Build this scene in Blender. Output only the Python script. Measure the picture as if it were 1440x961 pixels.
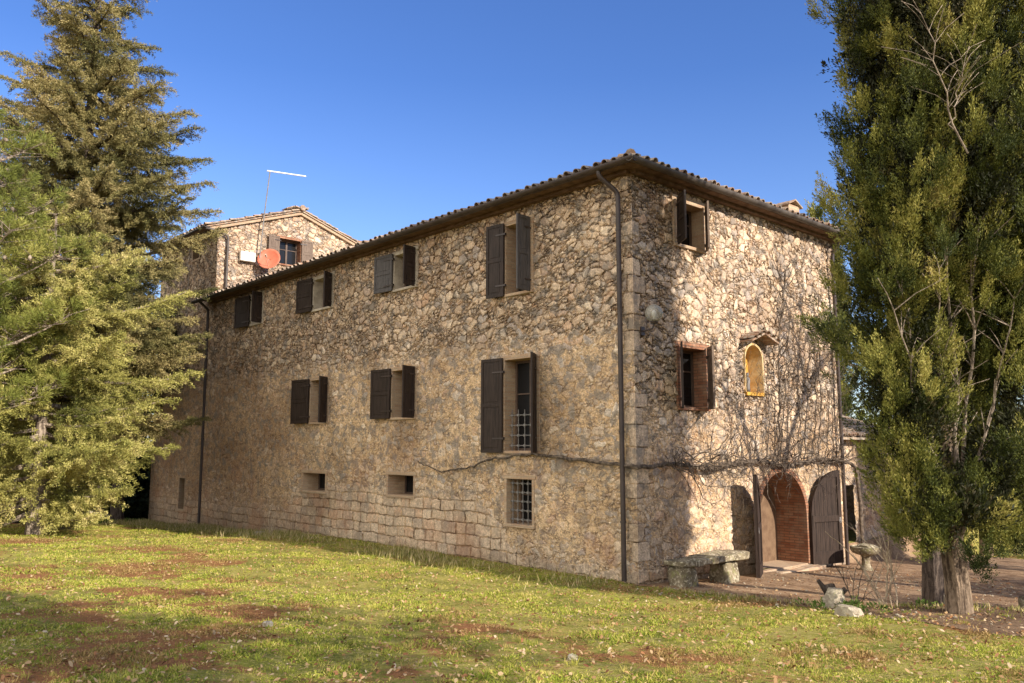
import bpy, math, random
import numpy as np
from mathutils import Vector, Matrix
rad = math.radians
S = bpy.context.scene
for o in list(bpy.data.objects): bpy.data.objects.remove(o)

# ------------------------------------------------------------------ camera
cam = bpy.data.cameras.new('camera'); camo = bpy.data.objects.new('camera', cam)
S.collection.objects.link(camo); S.camera = camo
cam.sensor_width = 36; cam.lens = 1162/1440*36; cam.clip_end = 3000; cam.clip_start = .05
PITCH = rad(7.234); HL = rad(42.224)
H = Vector((-math.cos(HL), math.sin(HL), 0)); Rr = Vector((math.sin(HL), math.cos(HL), 0))
F = H*math.cos(PITCH) + Vector((0,0,math.sin(PITCH))); U = -H*math.sin(PITCH) + Vector((0,0,math.cos(PITCH)))
camo.matrix_world = Matrix(((Rr.x,U.x,-F.x,10.75),(Rr.y,U.y,-F.y,-13.11),(Rr.z,U.z,-F.z,2.7),(0,0,0,1)))
CAM = np.array([10.75,-13.11,2.7])

# ------------------------------------------------------------------ light
SUN_AZ = rad(5.0); SUN_EL = rad(27)          # azimuth measured from +X towards +Y
CLOUD_FILL = .86
W = bpy.data.worlds.new('World'); S.world = W; W.use_nodes = True
nt = W.node_tree; nt.nodes.clear()
sky = nt.nodes.new('ShaderNodeTexSky'); sky.sky_type = 'NISHITA'; sky.sun_disc = False
sky.sun_elevation = SUN_EL; sky.sun_rotation = rad(90) - SUN_AZ
sky.air_density = 1.1; sky.dust_density = .3; sky.ozone_density = 2.2; sky.altitude = 300
bg = nt.nodes.new('ShaderNodeBackground'); bg.inputs[1].default_value = .103
wo = nt.nodes.new('ShaderNodeOutputWorld')
tint = nt.nodes.new('ShaderNodeMix'); tint.data_type = 'RGBA'; tint.blend_type = 'MULTIPLY'; tint.inputs[0].default_value = 1
tint.inputs[7].default_value = (.48,.62,.95,1); nt.links.new(sky.outputs[0], tint.inputs[6]); 
# bright cloud added in the unseen sky behind the camera, filling the shade
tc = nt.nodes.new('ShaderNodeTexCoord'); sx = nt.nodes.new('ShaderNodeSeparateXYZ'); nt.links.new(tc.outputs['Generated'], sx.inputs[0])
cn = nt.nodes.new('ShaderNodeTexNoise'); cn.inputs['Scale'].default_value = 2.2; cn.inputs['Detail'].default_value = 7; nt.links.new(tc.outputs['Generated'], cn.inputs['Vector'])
def wm(op, a, b):
    n = nt.nodes.new('ShaderNodeMath'); n.operation = op
    for i, v in enumerate((a, b)):
        if isinstance(v, (int, float)): n.inputs[i].default_value = v
        else: nt.links.new(v, n.inputs[i])
    return n.outputs[0]
gr_ = nt.nodes.new('ShaderNodeMapRange'); nt.links.new(sx.outputs[2], gr_.inputs[0])      # paler, brighter air near the horizon
for i_, v_ in enumerate((.10, .42, 1.0, 0.0)): gr_.inputs[i_+1].default_value = v_
gm_ = nt.nodes.new('ShaderNodeMix'); gm_.data_type = 'RGBA'; nt.links.new(gr_.outputs[0], gm_.inputs[0]); gm_.inputs[6].default_value = (.40,.56,.90,1); gm_.inputs[7].default_value = (.74,.80,1.02,1)
nt.links.new(gm_.outputs[2], tint.inputs[7]); nt.links.new(tint.outputs[2], bg.inputs[0])
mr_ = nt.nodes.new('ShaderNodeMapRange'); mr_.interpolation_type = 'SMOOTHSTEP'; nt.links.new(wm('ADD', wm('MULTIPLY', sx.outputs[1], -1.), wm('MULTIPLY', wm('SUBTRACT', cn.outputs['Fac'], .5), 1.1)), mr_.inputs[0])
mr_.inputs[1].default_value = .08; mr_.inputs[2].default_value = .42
cb_ = nt.nodes.new('ShaderNodeBackground'); cb_.inputs[0].default_value = (1.,.97,.92,1); cb_.inputs[1].default_value = CLOUD_FILL
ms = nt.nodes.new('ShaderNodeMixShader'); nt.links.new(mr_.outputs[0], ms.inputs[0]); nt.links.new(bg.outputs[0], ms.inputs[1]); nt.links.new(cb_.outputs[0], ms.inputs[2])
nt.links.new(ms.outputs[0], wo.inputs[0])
sl = bpy.data.lights.new('sun', 'SUN'); so = bpy.data.objects.new('sun', sl); S.collection.objects.link(so)
sl.energy = 3.7; sl.angle = rad(.55); sl.color = (1, .90, .77)
sd = Vector((math.cos(SUN_EL)*math.cos(SUN_AZ), math.cos(SUN_EL)*math.sin(SUN_AZ), math.sin(SUN_EL)))
so.rotation_euler = sd.to_track_quat('Z', 'Y').to_euler(); so.location = (30, 0, 25)
S.view_settings.view_transform = 'Standard'; S.view_settings.look = 'None'
S.view_settings.exposure = 1.12; S.view_settings.gamma = 1

# ------------------------------------------------------------------ helpers
RN = random.Random(7); NR = np.random.default_rng(11)
def tag(o, label=None, cat=None, group=None, kind=None):
    if label: o['label'] = label
    if cat: o['category'] = cat
    if group: o['group'] = group
    if kind: o['kind'] = kind
    return o
def empty(name, loc, label=None, cat=None, group=None):
    o = bpy.data.objects.new(name, None); S.collection.objects.link(o); o.location = loc
    o.empty_display_size = .3
    return tag(o, label, cat, group)
def wloc(o):
    v = Vector((0,0,0))
    while o is not None: v += o.location; o = o.parent
    return v
def link(name, me, mat, parent=None):
    o = bpy.data.objects.new(name, me); S.collection.objects.link(o)
    if mat is not None and not len(me.materials): me.materials.append(mat)
    if parent is not None:
        w = wloc(parent); o.parent = parent
        me.transform(Matrix.Translation(-w))
    return o
def npmesh(name, V, Fc, mat, parent=None, smooth=False, rnd=None, rname='rnd'):
    """V (n,3); Fc (m,k) all faces with k corners; geometry given in world space"""
    me = bpy.data.meshes.new(name); V = np.asarray(V, np.float32); Fc = np.asarray(Fc, np.int32)
    m, k = Fc.shape
    me.vertices.add(len(V)); me.vertices.foreach_set('co', V.ravel())
    me.loops.add(m*k); me.loops.foreach_set('vertex_index', Fc.ravel())
    me.polygons.add(m); me.polygons.foreach_set('loop_start', np.arange(m, dtype=np.int32)*k)
    me.polygons.foreach_set('loop_total', np.full(m, k, np.int32))
    if smooth: me.polygons.foreach_set('use_smooth', np.ones(m, bool))
    me.update(calc_edges=True)
    if rnd is not None:
        a = me.attributes.new(rname, 'FLOAT', 'FACE'); a.data.foreach_set('value', np.asarray(rnd, np.float32))
    return link(name, me, mat, parent)
class MB:
    def __init__(s): s.v = []; s.f = []; s.r = []
    def add(s, vs, fs, r=None):
        b = len(s.v); s.v += [tuple(v) for v in vs]; s.f += [tuple(i+b for i in f) for f in fs]
        r = RN.random() if r is None else r; s.r += [r]*len(fs); return s
    def box(s, x0,x1,y0,y1,z0,z1, M=None, bev=0, jit=0):
        vs = [Vector((x,y,z)) for x in (x0,x1) for y in (y0,y1) for z in (z0,z1)]
        if jit: vs = [v+Vector((RN.uniform(-jit,jit),RN.uniform(-jit,jit),RN.uniform(-jit,jit))) for v in vs]
        if M is not None: vs = [M@v for v in vs]
        return s.add(vs, [(0,1,3,2),(4,6,7,5),(0,4,5,1),(2,3,7,6),(0,2,6,4),(1,5,7,3)])
    def tube(s, pts, r, n=8, cap=True):
        pts = [Vector(p) for p in pts]; m = len(pts)
        rs = r if isinstance(r, (list, tuple)) else [r]*m
        b = []; t0 = (pts[1]-pts[0]).normalized()
        a = t0.orthogonal().normalized()
        for i, p in enumerate(pts):
            t = (pts[min(i+1,m-1)]-pts[max(i-1,0)]).normalized()
            a = (a - t*a.dot(t)); a = a.normalized() if a.length > 1e-6 else t.orthogonal().normalized()
            c = t.cross(a)
            b += [p + (a*math.cos(k*2*math.pi/n)+c*math.sin(k*2*math.pi/n))*rs[i] for k in range(n)]
        fs = [(i*n+k, i*n+(k+1)%n, (i+1)*n+(k+1)%n, (i+1)*n+k) for i in range(m-1) for k in range(n)]
        if cap: fs += [tuple(range(n))[::-1], tuple((m-1)*n+k for k in range(n))]
        return s.add(b, fs)
    def prism(s, poly, M, d):
        """poly in local xz, extruded 0..d along local y, placed by M"""
        n = len(poly); vs = [M@Vector((x,0,z)) for x,z in poly]+[M@Vector((x,d,z)) for x,z in poly]
        return s.add(vs, [tuple(range(n)), tuple(range(2*n-1,n-1,-1))]+[(i,i+n,(i+1)%n+n,(i+1)%n) for i in range(n)])
    def lathe(s, prof, c, n=20, cap=True):
        vs = [(c[0]+r*math.cos(k*2*math.pi/n), c[1]+r*math.sin(k*2*math.pi/n), c[2]+z) for r,z in prof for k in range(n)]
        m = len(prof); fs = [(i*n+k, i*n+(k+1)%n, (i+1)*n+(k+1)%n, (i+1)*n+k) for i in range(m-1) for k in range(n)]
        if cap: fs += [tuple(range(n))[::-1], tuple((m-1)*n+k for k in range(n))]
        return s.add(vs, fs)
    def build(s, name, mat, parent=None, smooth=False, bevel=0):
        me = bpy.data.meshes.new(name); me.from_pydata(s.v, [], s.f); me.update()
        a = me.attributes.new('rnd', 'FLOAT', 'FACE'); a.data.foreach_set('value', s.r)
        if smooth:
            me.polygons.foreach_set('use_smooth', [True]*len(me.polygons))
            try: me.set_sharp_from_angle(angle=rad(40))
            except Exception: pass
        o = link(name, me, mat, parent)
        if bevel:
            b = o.modifiers.new('bevel', 'BEVEL'); b.width = bevel; b.segments = 2; b.limit_method = 'ANGLE'
        return o
def sines(seed, n=14, lo=.5, hi=2.0):
    g = np.random.default_rng(seed); k = g.normal(size=(n,3)); k /= np.linalg.norm(k,axis=1)[:,None]
    k *= g.uniform(lo,hi,(n,1)); ph = g.uniform(0,6.28,n)
    return lambda P: np.sin(np.asarray(P)@k.T*6.28+ph).sum(1)/math.sqrt(n/2)
def rock(mb, c, size, seed, sub=3, amp=.16):
    import bmesh
    bm = bmesh.new(); bmesh.ops.create_icosphere(bm, subdivisions=sub, radius=1)
    V = np.array([v.co[:] for v in bm.verts]); f = sines(seed, 12, .15, .5); f2 = sines(seed+5, 12, .6, 1.5)
    f3 = sines(seed+9, 12, 1.8, 3.5)
    V *= (1+amp*f(V)+amp*.7*np.abs(f2(V))+amp*.25*f3(V))[:,None]
    V = np.clip(V, -.95, 1.1)*np.array(size)+np.array(c)
    fs = [tuple(v.index for v in f_.verts) for f_ in bm.faces]; bm.free()
    mb.add(V, fs)

# ------------------------------------------------------------------ node helper
class N:
    def __init__(s, name):
        s.m = bpy.data.materials.new(name); s.m.use_nodes = True; s.t = s.m.node_tree; s.t.nodes.clear()
        s.out = s.t.nodes.new('ShaderNodeOutputMaterial')
    def put(s, sock, v):
        if isinstance(v, bpy.types.NodeSocket): s.t.links.new(v, sock)
        elif v is not None:
            if isinstance(v, (tuple, list)) and len(v) == 3 and sock.type == 'RGBA': v = (*v, 1)
            sock.default_value = v
    def math(s, op, a, b=None, c=None, clamp=False):
        n = s.t.nodes.new('ShaderNodeMath'); n.operation = op; n.use_clamp = clamp
        s.put(n.inputs[0], a); s.put(n.inputs[1], b); s.put(n.inputs[2], c); return n.outputs[0]
    def vm(s, op, a, b=None):
        n = s.t.nodes.new('ShaderNodeVectorMath'); n.operation = op
        s.put(n.inputs[0], a)
        if op == 'SCALE': s.put(n.inputs[3], b)
        else: s.put(n.inputs[1], b)
        return n.outputs[0]
    def sep(s, v): n = s.t.nodes.new('ShaderNodeSeparateXYZ'); s.put(n.inputs[0], v); return n.outputs
    def comb(s, x=0., y=0., z=0.):
        n = s.t.nodes.new('ShaderNodeCombineXYZ'); s.put(n.inputs[0],x); s.put(n.inputs[1],y); s.put(n.inputs[2],z); return n.outputs[0]
    def pos(s): return s.t.nodes.new('ShaderNodeNewGeometry').outputs['Position']
    def attr(s, name): n = s.t.nodes.new('ShaderNodeAttribute'); n.attribute_name = name; return n.outputs['Fac']
    def noise(s, v, sc, det=3., ro=.55, col=False, dist=0.):
        n = s.t.nodes.new('ShaderNodeTexNoise'); s.put(n.inputs['Vector'], v); n.inputs['Scale'].default_value = sc
        n.inputs['Detail'].default_value = det; n.inputs['Roughness'].default_value = ro; n.inputs['Distortion'].default_value = dist
        return n.outputs['Color'] if col else n.outputs['Fac']
    def vor(s, v, sc, feat='F1', dims='2D', rnd=1., out='Color'):
        n = s.t.nodes.new('ShaderNodeTexVoronoi'); n.voronoi_dimensions = dims; n.feature = feat
        s.put(n.inputs['Vector'], v); n.inputs['Scale'].default_value = sc; n.inputs['Randomness'].default_value = rnd
        return n.outputs[out]
    def mr(s, v, a, b, c=0., d=1., smooth=True):
        n = s.t.nodes.new('ShaderNodeMapRange'); n.interpolation_type = 'SMOOTHSTEP' if smooth else 'LINEAR'
        s.put(n.inputs[0], v)
        for i, x in enumerate((a,b,c,d)): s.put(n.inputs[i+1], x)
        return n.outputs[0]
    def mix(s, f, a, b, blend='MIX'):
        n = s.t.nodes.new('ShaderNodeMix'); n.data_type = 'RGBA'; n.blend_type = blend
        s.put(n.inputs[0], f); s.put(n.inputs[6], a); s.put(n.inputs[7], b); return n.outputs[2]
    def mixf(s, f, a, b):
        n = s.t.nodes.new('ShaderNodeMix'); n.data_type = 'FLOAT'
        s.put(n.inputs[0], f); s.put(n.inputs[2], a); s.put(n.inputs[3], b); return n.outputs[0]
    def ramp(s, f, stops, const=False):
        n = s.t.nodes.new('ShaderNodeValToRGB'); cr = n.color_ramp; s.put(n.inputs[0], f)
        if const: cr.interpolation = 'CONSTANT'
        while len(cr.elements) < len(stops): cr.elements.new(.5)
        for e, (p, c) in zip(cr.elements, stops): e.position = p; e.color = (*c, 1)
        return n.outputs[0]
    def bsdf(s, col, rough=.8, spec=.3, metal=0., bump=None, bstr=.5, bdist=.02, trans=0., ior=1.45, tr=0.):
        n = s.t.nodes.new('ShaderNodeBsdfPrincipled')
        s.put(n.inputs['Base Color'], col); s.put(n.inputs['Roughness'], rough); s.put(n.inputs['Metallic'], metal)
        n.inputs['Specular IOR Level'].default_value = spec; n.inputs['Transmission Weight'].default_value = trans; n.inputs['IOR'].default_value = ior
        if bump is not None:
            b = s.t.nodes.new('ShaderNodeBump'); b.inputs['Strength'].default_value = bstr; b.inputs['Distance'].default_value = bdist
            s.put(b.inputs['Height'], bump); s.t.links.new(b.outputs[0], n.inputs['Normal'])
        o = n.outputs[0]
        if tr:
            t = s.t.nodes.new('ShaderNodeBsdfTranslucent'); s.put(t.inputs[0], col)
            mx = s.t.nodes.new('ShaderNodeMixShader'); mx.inputs[0].default_value = tr
            s.t.links.new(o, mx.inputs[1]); s.t.links.new(t.outputs[0], mx.inputs[2]); o = mx.outputs[0]
        s.t.links.new(o, s.out.inputs[0]); return s.m

# ------------------------------------------------------------------ masonry
def masonry(name, disp=True, tone=1.):
    g = N(name); P = g.pos(); x, y, z = g.sep(P)
    u = g.math('ADD', x, y)
    base = g.comb(u, z, 0.)
    d1 = g.vm('SUBTRACT', g.noise(base, 1.3, 2., .5, True), (.5,.5,.5)); d2 = g.vm('SUBTRACT', g.noise(base, 6., 3., .6, True), (.5,.5,.5))
    q = g.vm('ADD', base, g.vm('ADD', g.vm('SCALE', d1, .45), g.vm('ADD', g.vm('SCALE', d2, .17), g.vm('SCALE', g.vm('SUBTRACT', g.noise(base, 19., 2., .6, True), (.5,.5,.5)), .035))))
    q = g.vm('MULTIPLY', q, (1, 1.55, 0))
    # large and small rubble cells
    SA, SB = 3.7, 7.2
    eA = g.vor(q, SA, 'DISTANCE_TO_EDGE', out='Distance'); cA = g.vor(q, SA); rA = g.sep(cA)
    eB = g.vor(q, SB, 'DISTANCE_TO_EDGE', out='Distance'); cB = g.vor(q, SB); rB = g.sep(cB)
    sel = g.math('GREATER_THAN', rA[0], .46)
    eAm = g.math('DIVIDE', eA, SA); eBm = g.math('DIVIDE', eB, SB)
    e = g.mixf(sel, eAm, g.math('MINIMUM', g.math('MULTIPLY', eAm, 1.3), eBm))
    rr = g.mixf(sel, rA[1], rB[1]); r2 = g.mixf(sel, rA[2], rB[2])
    # coursed blocks near the base
    qb = g.vm('ADD', base, g.vm('SCALE', d2, .11)); bx, bz, _ = g.sep(g.vm('ADD', qb, g.vm('SCALE', d1, .13)))
    row = g.math('FLOOR', g.math('DIVIDE', bz, .27))
    ux = g.math('ADD', g.math('DIVIDE', bx, .44), g.math('MULTIPLY', g.math('FRACT', g.math('MULTIPLY', row, .3717)), 3.1))
    ux = g.math('ADD', ux, g.math('MULTIPLY', g.math('SINE', g.math('ADD', g.math('MULTIPLY', ux, 2.3), g.math('MULTIPLY', row, 1.9))), .18))
    fx = g.math('FRACT', ux); fz = g.math('FRACT', g.math('DIVIDE', bz, .27))
    ex = g.math('MULTIPLY', g.math('MINIMUM', fx, g.math('SUBTRACT', 1., fx)), .40); ez = g.math('MULTIPLY', g.math('MINIMUM', fz, g.math('SUBTRACT', 1., fz)), .27)
    eC = g.math('MINIMUM', ex, ez)
    idc = g.t.nodes.new('ShaderNodeTexWhiteNoise'); idc.noise_dimensions = '2D'
    g.put(idc.inputs['Vector'], g.comb(g.math('FLOOR', ux), row, 0.)); rC, rC2, _ = g.sep(idc.outputs['Color']); rC = g.math('ADD', g.math('MULTIPLY', rC, .5), .18)
    right = g.math('GREATER_THAN', u, 0.)
    zc = g.mixf(right, g.math('SUBTRACT', g.math('SUBTRACT', 1.5, g.mr(x, -5.5, -3.2, 0., 1.3)), g.mr(x, -15., -13.5, .9, 0.)), .2)
    big = g.noise(base, .55, 3.); med = g.noise(base, 2.2, 4., .6); fine = g.noise(P, 22., 4., .65); vfine = g.noise(P, 75., 3., .6)
    course = g.mr(g.math('ADD', z, g.math('MULTIPLY', g.math('SUBTRACT', med, .5), 1.6)), g.math('SUBTRACT', zc, .15), g.math('ADD', zc, .15), 1., 0.)
    e = g.mixf(course, e, eC); rr = g.mixf(course, rr, rC); r2 = g.mixf(course, r2, rC2)
    # squared quoins at the corner
    au = g.math('ABSOLUTE', u); zq = g.math('ADD', g.math('ADD', z, g.math('MULTIPLY', g.math('SUBTRACT', med, .5), .09)), g.math('MULTIPLY', g.noise(g.comb(0., 0., z), .9, 2.), .8))
    alt = g.math('GREATER_THAN', g.math('FRACT', g.math('DIVIDE', zq, .78)), .5)
    alt = g.math('ABSOLUTE', g.math('SUBTRACT', alt, right))
    wq = g.math('ADD', g.mixf(alt, g.mixf(right, .16, .26), g.mixf(right, .26, .44)), g.math('ADD', g.math('MULTIPLY', g.math('SUBTRACT', med, .5), .25), g.math('MULTIPLY', g.math('SUBTRACT', fine, .5), .06)))
    fq = g.math('FRACT', g.math('DIVIDE', zq, .39))
    eq = g.math('MINIMUM', g.math('MULTIPLY', g.math('MINIMUM', fq, g.math('SUBTRACT', 1., fq)), .39), g.math('SUBTRACT', wq, au))
    isq = g.mr(g.math('SUBTRACT', wq, au), -.015, 0., 0., 1.)
    idq = g.t.nodes.new('ShaderNodeTexWhiteNoise'); idq.noise_dimensions = '1D'
    g.put(idq.inputs['W'], g.math('FLOOR', g.math('DIVIDE', zq, .39))); rq = g.math('ADD', g.math('MULTIPLY', idq.outputs['Value'], .25), .28)
    isq = g.math('MULTIPLY', isq, g.math('GREATER_THAN', idq.outputs['Value'], .38))
    e = g.mixf(isq, e, eq); rr = g.mixf(isq, rr, rq); r2 = g.mixf(isq, r2, rq)
    # relief
    ejit = g.math('ADD', e, g.math('MULTIPLY', g.math('SUBTRACT', fine, .5), .03))
    jw = g.mr(g.noise(base, 2.7, 3., .6), .35, .65, .009, .034); mort = g.mr(ejit, .001, g.mixf(isq, jw, .009), 1., 0.)
    hole = g.math('MULTIPLY', g.mr(ejit, .004, .017, 1., 0.), g.mr(g.noise(base, 4.3, 4., .7), .43, .58, 0., 1.))
    flat = g.math('MAXIMUM', course, isq); dome = g.mr(e, 0., g.mixf(flat, .075, .03), 0., 1.)
    hs = g.math('ADD', g.math('MULTIPLY', g.math('SUBTRACT', 1., mort), g.math('ADD', .45, g.math('MULTIPLY', r2, .4))), g.math('MULTIPLY', dome, .24))
    # render coat (ochre) hiding most of the stones in the middle storey
    zp = g.mixf(right, 5.15, 3.3)
    cov = g.math('ADD', g.math('MULTIPLY', g.math('SUBTRACT', big, .5), 1.7), g.math('MULTIPLY', g.math('SUBTRACT', med, .5), 1.3))
    band = g.math('MULTIPLY', g.mr(g.math('ADD', z, g.math('MULTIPLY', cov, .75)), g.math('SUBTRACT', zp, .35), g.math('ADD', zp, .35), 1., 0.), g.mr(z, g.math('SUBTRACT', zc, .6), g.math('ADD', zc, .7), .38, 1.))
    lvl = g.math('ADD', g.math('ADD', g.math('MULTIPLY', band, .80), g.math('MULTIPLY', cov, .42)), g.math('MULTIPLY', g.math('SUBTRACT', g.noise(base, 4.6, 4., .7), .5), 1.25))        # 0..1: how high the render fills
    lvl = g.math('MULTIPLY', lvl, g.mr(isq, 0., 1., 1., .6)); lvl = g.math('MULTIPLY', lvl, g.mixf(right, 1., .8))
    pm = g.mr(g.math('SUBTRACT', g.math('ADD', lvl, g.math('MULTIPLY', g.math('SUBTRACT', fine, .5), .35)), hs), -.08, .10)
    peek = g.math('MULTIPLY', g.math('MULTIPLY', g.math('GREATER_THAN', rA[1], .66), g.mr(g.math('ADD', eAm, g.math('MULTIPLY', g.math('SUBTRACT', fine, .5), .05)), .015, .045)), g.math('SUBTRACT', 1., sel))
    pm = g.math('MULTIPLY', pm, g.math('SUBTRACT', 1., g.math('MULTIPLY', peek, .8)))
    hgt = g.math('MAXIMUM', hs, g.math('ADD', g.math('MULTIPLY', lvl, .95), g.math('MULTIPLY', g.math('SUBTRACT', med, .5), .25)))
    hgt = g.math('SUBTRACT', hgt, g.math('MULTIPLY', g.math('MULTIPLY', hole, .4), g.math('SUBTRACT', 1., g.math('MULTIPLY', pm, .6))))
    hgt = g.math('ADD', hgt, g.math('ADD', g.math('MULTIPLY', g.math('SUBTRACT', fine, .5), .55), g.math('MULTIPLY', g.math('SUBTRACT', vfine, .5), .2)))
    # colour
    k = tone
    c = g.ramp(rr, [(0,(.24*k,.19*k,.15*k)),(.1,(.42*k,.32*k,.22*k)),(.26,(.55*k,.44*k,.31*k)),(.42,(.36*k,.29*k,.22*k)),(.56,(.60*k,.49*k,.36*k)),(.68,(.46*k,.31*k,.20*k)),(.78,(.33*k,.31*k,.29*k)),(.87,(.66*k,.57*k,.44*k)),(1,(.50*k,.37*k,.24*k))])
    c = g.mix(g.mr(fine, .35, .7, 0., .6), c, g.mix(.5, c, (.26,.22,.18)))
    c = g.mix(g.mr(g.noise(base, 9., 3.), .45, .75, 0., .55), c, (.62,.52,.38))
    c = g.mix(g.mr(g.noise(base, 14., 4., .7), .56, .72, 0., .55), c, (.15,.13,.11))
    mc = g.mix(g.noise(base, 3.1, 3.), (.13,.095,.065), (.38,.28,.18))
    c = g.mix(mort, c, mc)
    pc = g.ramp(g.math('ADD', g.math('MULTIPLY', big, .5), g.math('MULTIPLY', g.noise(base, 5., 4., .6), .5)), [(.28,(.30,.20,.12)),(.42,(.50,.36,.21)),(.55,(.58,.44,.27)),(.7,(.44,.29,.17))])
    pc = g.mix(g.mr(fine, .4, .75, 0., .5), pc, (.33,.25,.17))
    c = g.mix(pm, c, pc)
    c = g.mix(g.math('MULTIPLY', hole, g.math('SUBTRACT', 1., g.math('MULTIPLY', pm, .55))), c, (.028,.02,.015))
    crk = g.math('MULTIPLY', g.mr(g.math('ADD', e, g.math('MULTIPLY', g.math('SUBTRACT', fine, .5), .05)), .0, .03, 1., 0.), g.mr(g.noise(base, 2.1, 5., .7), .48, .62, 0., .55))
    c = g.mix(g.math('MULTIPLY', crk, pm), c, (.10,.075,.055))
    c = g.mix(g.mr(g.noise(base, 7.5, 5., .75), .50, .60, 0., .55), c, g.mix(.5, c, (.20,.15,.11)))
    c = g.mix(g.math('MULTIPLY', pm, g.mr(g.noise(g.vm('MULTIPLY', g.vm('ADD', base, (1.3,9.2,0)), (1,1.5,1)), 3.3, 6., .74), .535, .585, 0., .78)), c, (.17,.14,.115))
    c = g.mix(g.mr(g.noise(g.vm('ADD', base, (7.7,2.2,0)), 5.5, 5., .75), .54, .66, 0., .6), c, (.66,.55,.40))
    sp = g.noise(P, 34., 4., .75); sp2 = g.noise(P, 13., 5., .7)
    c = g.mix(1., c, g.ramp(sp, [(.28,(.42,.40,.38)),(.45,(.95,.95,.95)),(.56,(1.05,1.05,1.05)),(.72,(1.5,1.48,1.45))]), 'MULTIPLY')
    bt = g.noise(g.vm('ADD', base, (5.1,.7,0)), .38, 4., .62)
    c = g.mix(1., c, g.ramp(bt, [(.32,(.66,.61,.56)),(.48,(.97,.96,.95)),(.66,(1.2,1.19,1.17))]), 'MULTIPLY')
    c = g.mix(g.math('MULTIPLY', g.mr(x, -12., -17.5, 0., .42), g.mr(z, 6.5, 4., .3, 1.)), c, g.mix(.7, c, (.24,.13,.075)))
    for sx_, sz_, sw_ in ((-13.4, 3.35, .75), (-8.2, 3.4, .5), (-3.4, 2.3, .6), (-13., 1.2, .9)):
        dx_ = g.math('ABSOLUTE', g.math('ADD', g.math('SUBTRACT', x, sx_), g.math('MULTIPLY', g.math('SUBTRACT', med, .5), 1.2)))
        stn = g.math('MULTIPLY', g.mr(dx_, sw_*.3, sw_, .55, 0.), g.math('MULTIPLY', g.mr(z, sz_-2.2, sz_-.2, 0., 1.), g.math('LESS_THAN', z, sz_)))
        c = g.mix(g.math('MULTIPLY', stn, g.math('LESS_THAN', u, -.2)), c, g.mix(.6, c, (.10,.075,.055)))
    c = g.mix(1., c, g.ramp(sp2, [(.3,(.62,.60,.58)),(.48,(1.,1.,1.)),(.7,(1.25,1.24,1.22))]), 'MULTIPLY')
    # grey lichen blotches, damp base, water runs, rusty patch
    li = g.math('MULTIPLY', g.mr(g.noise(base, 3.0, 6., .72), .51, .58, 0., .8), g.mr(z, .5, 2.2, .4, 1.))
    c = g.mix(li, c, g.mix(fine, (.13,.12,.105), (.30,.265,.22)))
    run = g.noise(g.vm('MULTIPLY', base, (3.2, .22, 1)), 1., 4., .6)
    c = g.mix(g.mr(run, .55, .78, 0., .5), c, g.mix(.6, c, (.12,.085,.06)))
    c = g.mix(g.mr(z, -.4, .5, .55, 0.), c, g.mix(.6, c, (.13,.12,.09)))
    red = g.math('MULTIPLY', g.mr(g.noise(g.vm('ADD', base, (3.3,1.1,0)), .45, 4., .6), .5, .64, 0., .55), g.mr(z, 1.2, 3.2, 1., .15))
    c = g.mix(red, c, g.mix(.55, c, (.34,.15,.075)))
    c = g.mix(1., c, (1.29,1.23,1.21), 'MULTIPLY')
    bsd = g.bsdf(c, .93, .12, bump=g.math('ADD', hgt, 0.) if not disp else None, bstr=.9, bdist=.03)
    if disp:
        dn = g.t.nodes.new('ShaderNodeDisplacement'); dn.inputs['Midlevel'].default_value = .95
        nearc = g.mr(au, 0., .05, .15, 1.)
        g.put(dn.inputs['Scale'], .062); g.put(dn.inputs['Height'], g.mixf(nearc, .6, hgt))
        g.t.links.new(dn.outputs[0], g.out.inputs['Displacement']); g.m.displacement_method = 'BOTH'
    return g.m
M = {}
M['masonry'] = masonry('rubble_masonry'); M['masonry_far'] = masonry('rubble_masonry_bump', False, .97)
def brick(name, s=1., hue=(.40,.19,.10), hue2=(.50,.30,.18), mortar=(.42,.34,.25), horiz=True):
    g = N(name); P = g.pos(); x,y,z = g.sep(P); u = g.math('ADD', x, y)
    b = g.t.nodes.new('ShaderNodeTexBrick'); g.put(b.inputs['Vector'], g.vm('ADD', g.comb(u, z, 0.), g.vm('SCALE', g.noise(P, 8., 2., .5, True), .02)))
    g.put(b.inputs['Color1'], hue); g.put(b.inputs['Color2'], hue2); g.put(b.inputs['Mortar'], mortar)
    b.inputs['Scale'].default_value = 1.; b.inputs['Brick Width'].default_value = .27*s; b.inputs['Row Height'].default_value = .068*s; b.inputs['Mortar Size'].default_value = .008; b.inputs['Mortar Smooth'].default_value = .3
    n1 = g.noise(P, 5., 4., .6); n2 = g.noise(P, 40., 3.)
    c = g.mix(g.mr(n1, .4, .7, 0., .6), b.outputs['Color'], g.mix(.5, b.outputs['Color'], (.42,.34,.24)))
    c = g.mix(g.mr(n2, .4, .8, 0., .5), c, (.2,.13,.09))
    return g.bsdf(c, .9, .15, bump=g.math('SUBTRACT', g.math('MULTIPLY', n2, .4), b.outputs['Fac']), bstr=.8, bdist=.012)
M['brick'] = brick('old_brick', 1., (.26,.10,.055), (.42,.21,.12), (.15,.10,.07)); M['brick_pale'] = brick('pale_brick', 1.1, (.42,.27,.17), (.52,.38,.25), (.45,.36,.26))
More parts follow.
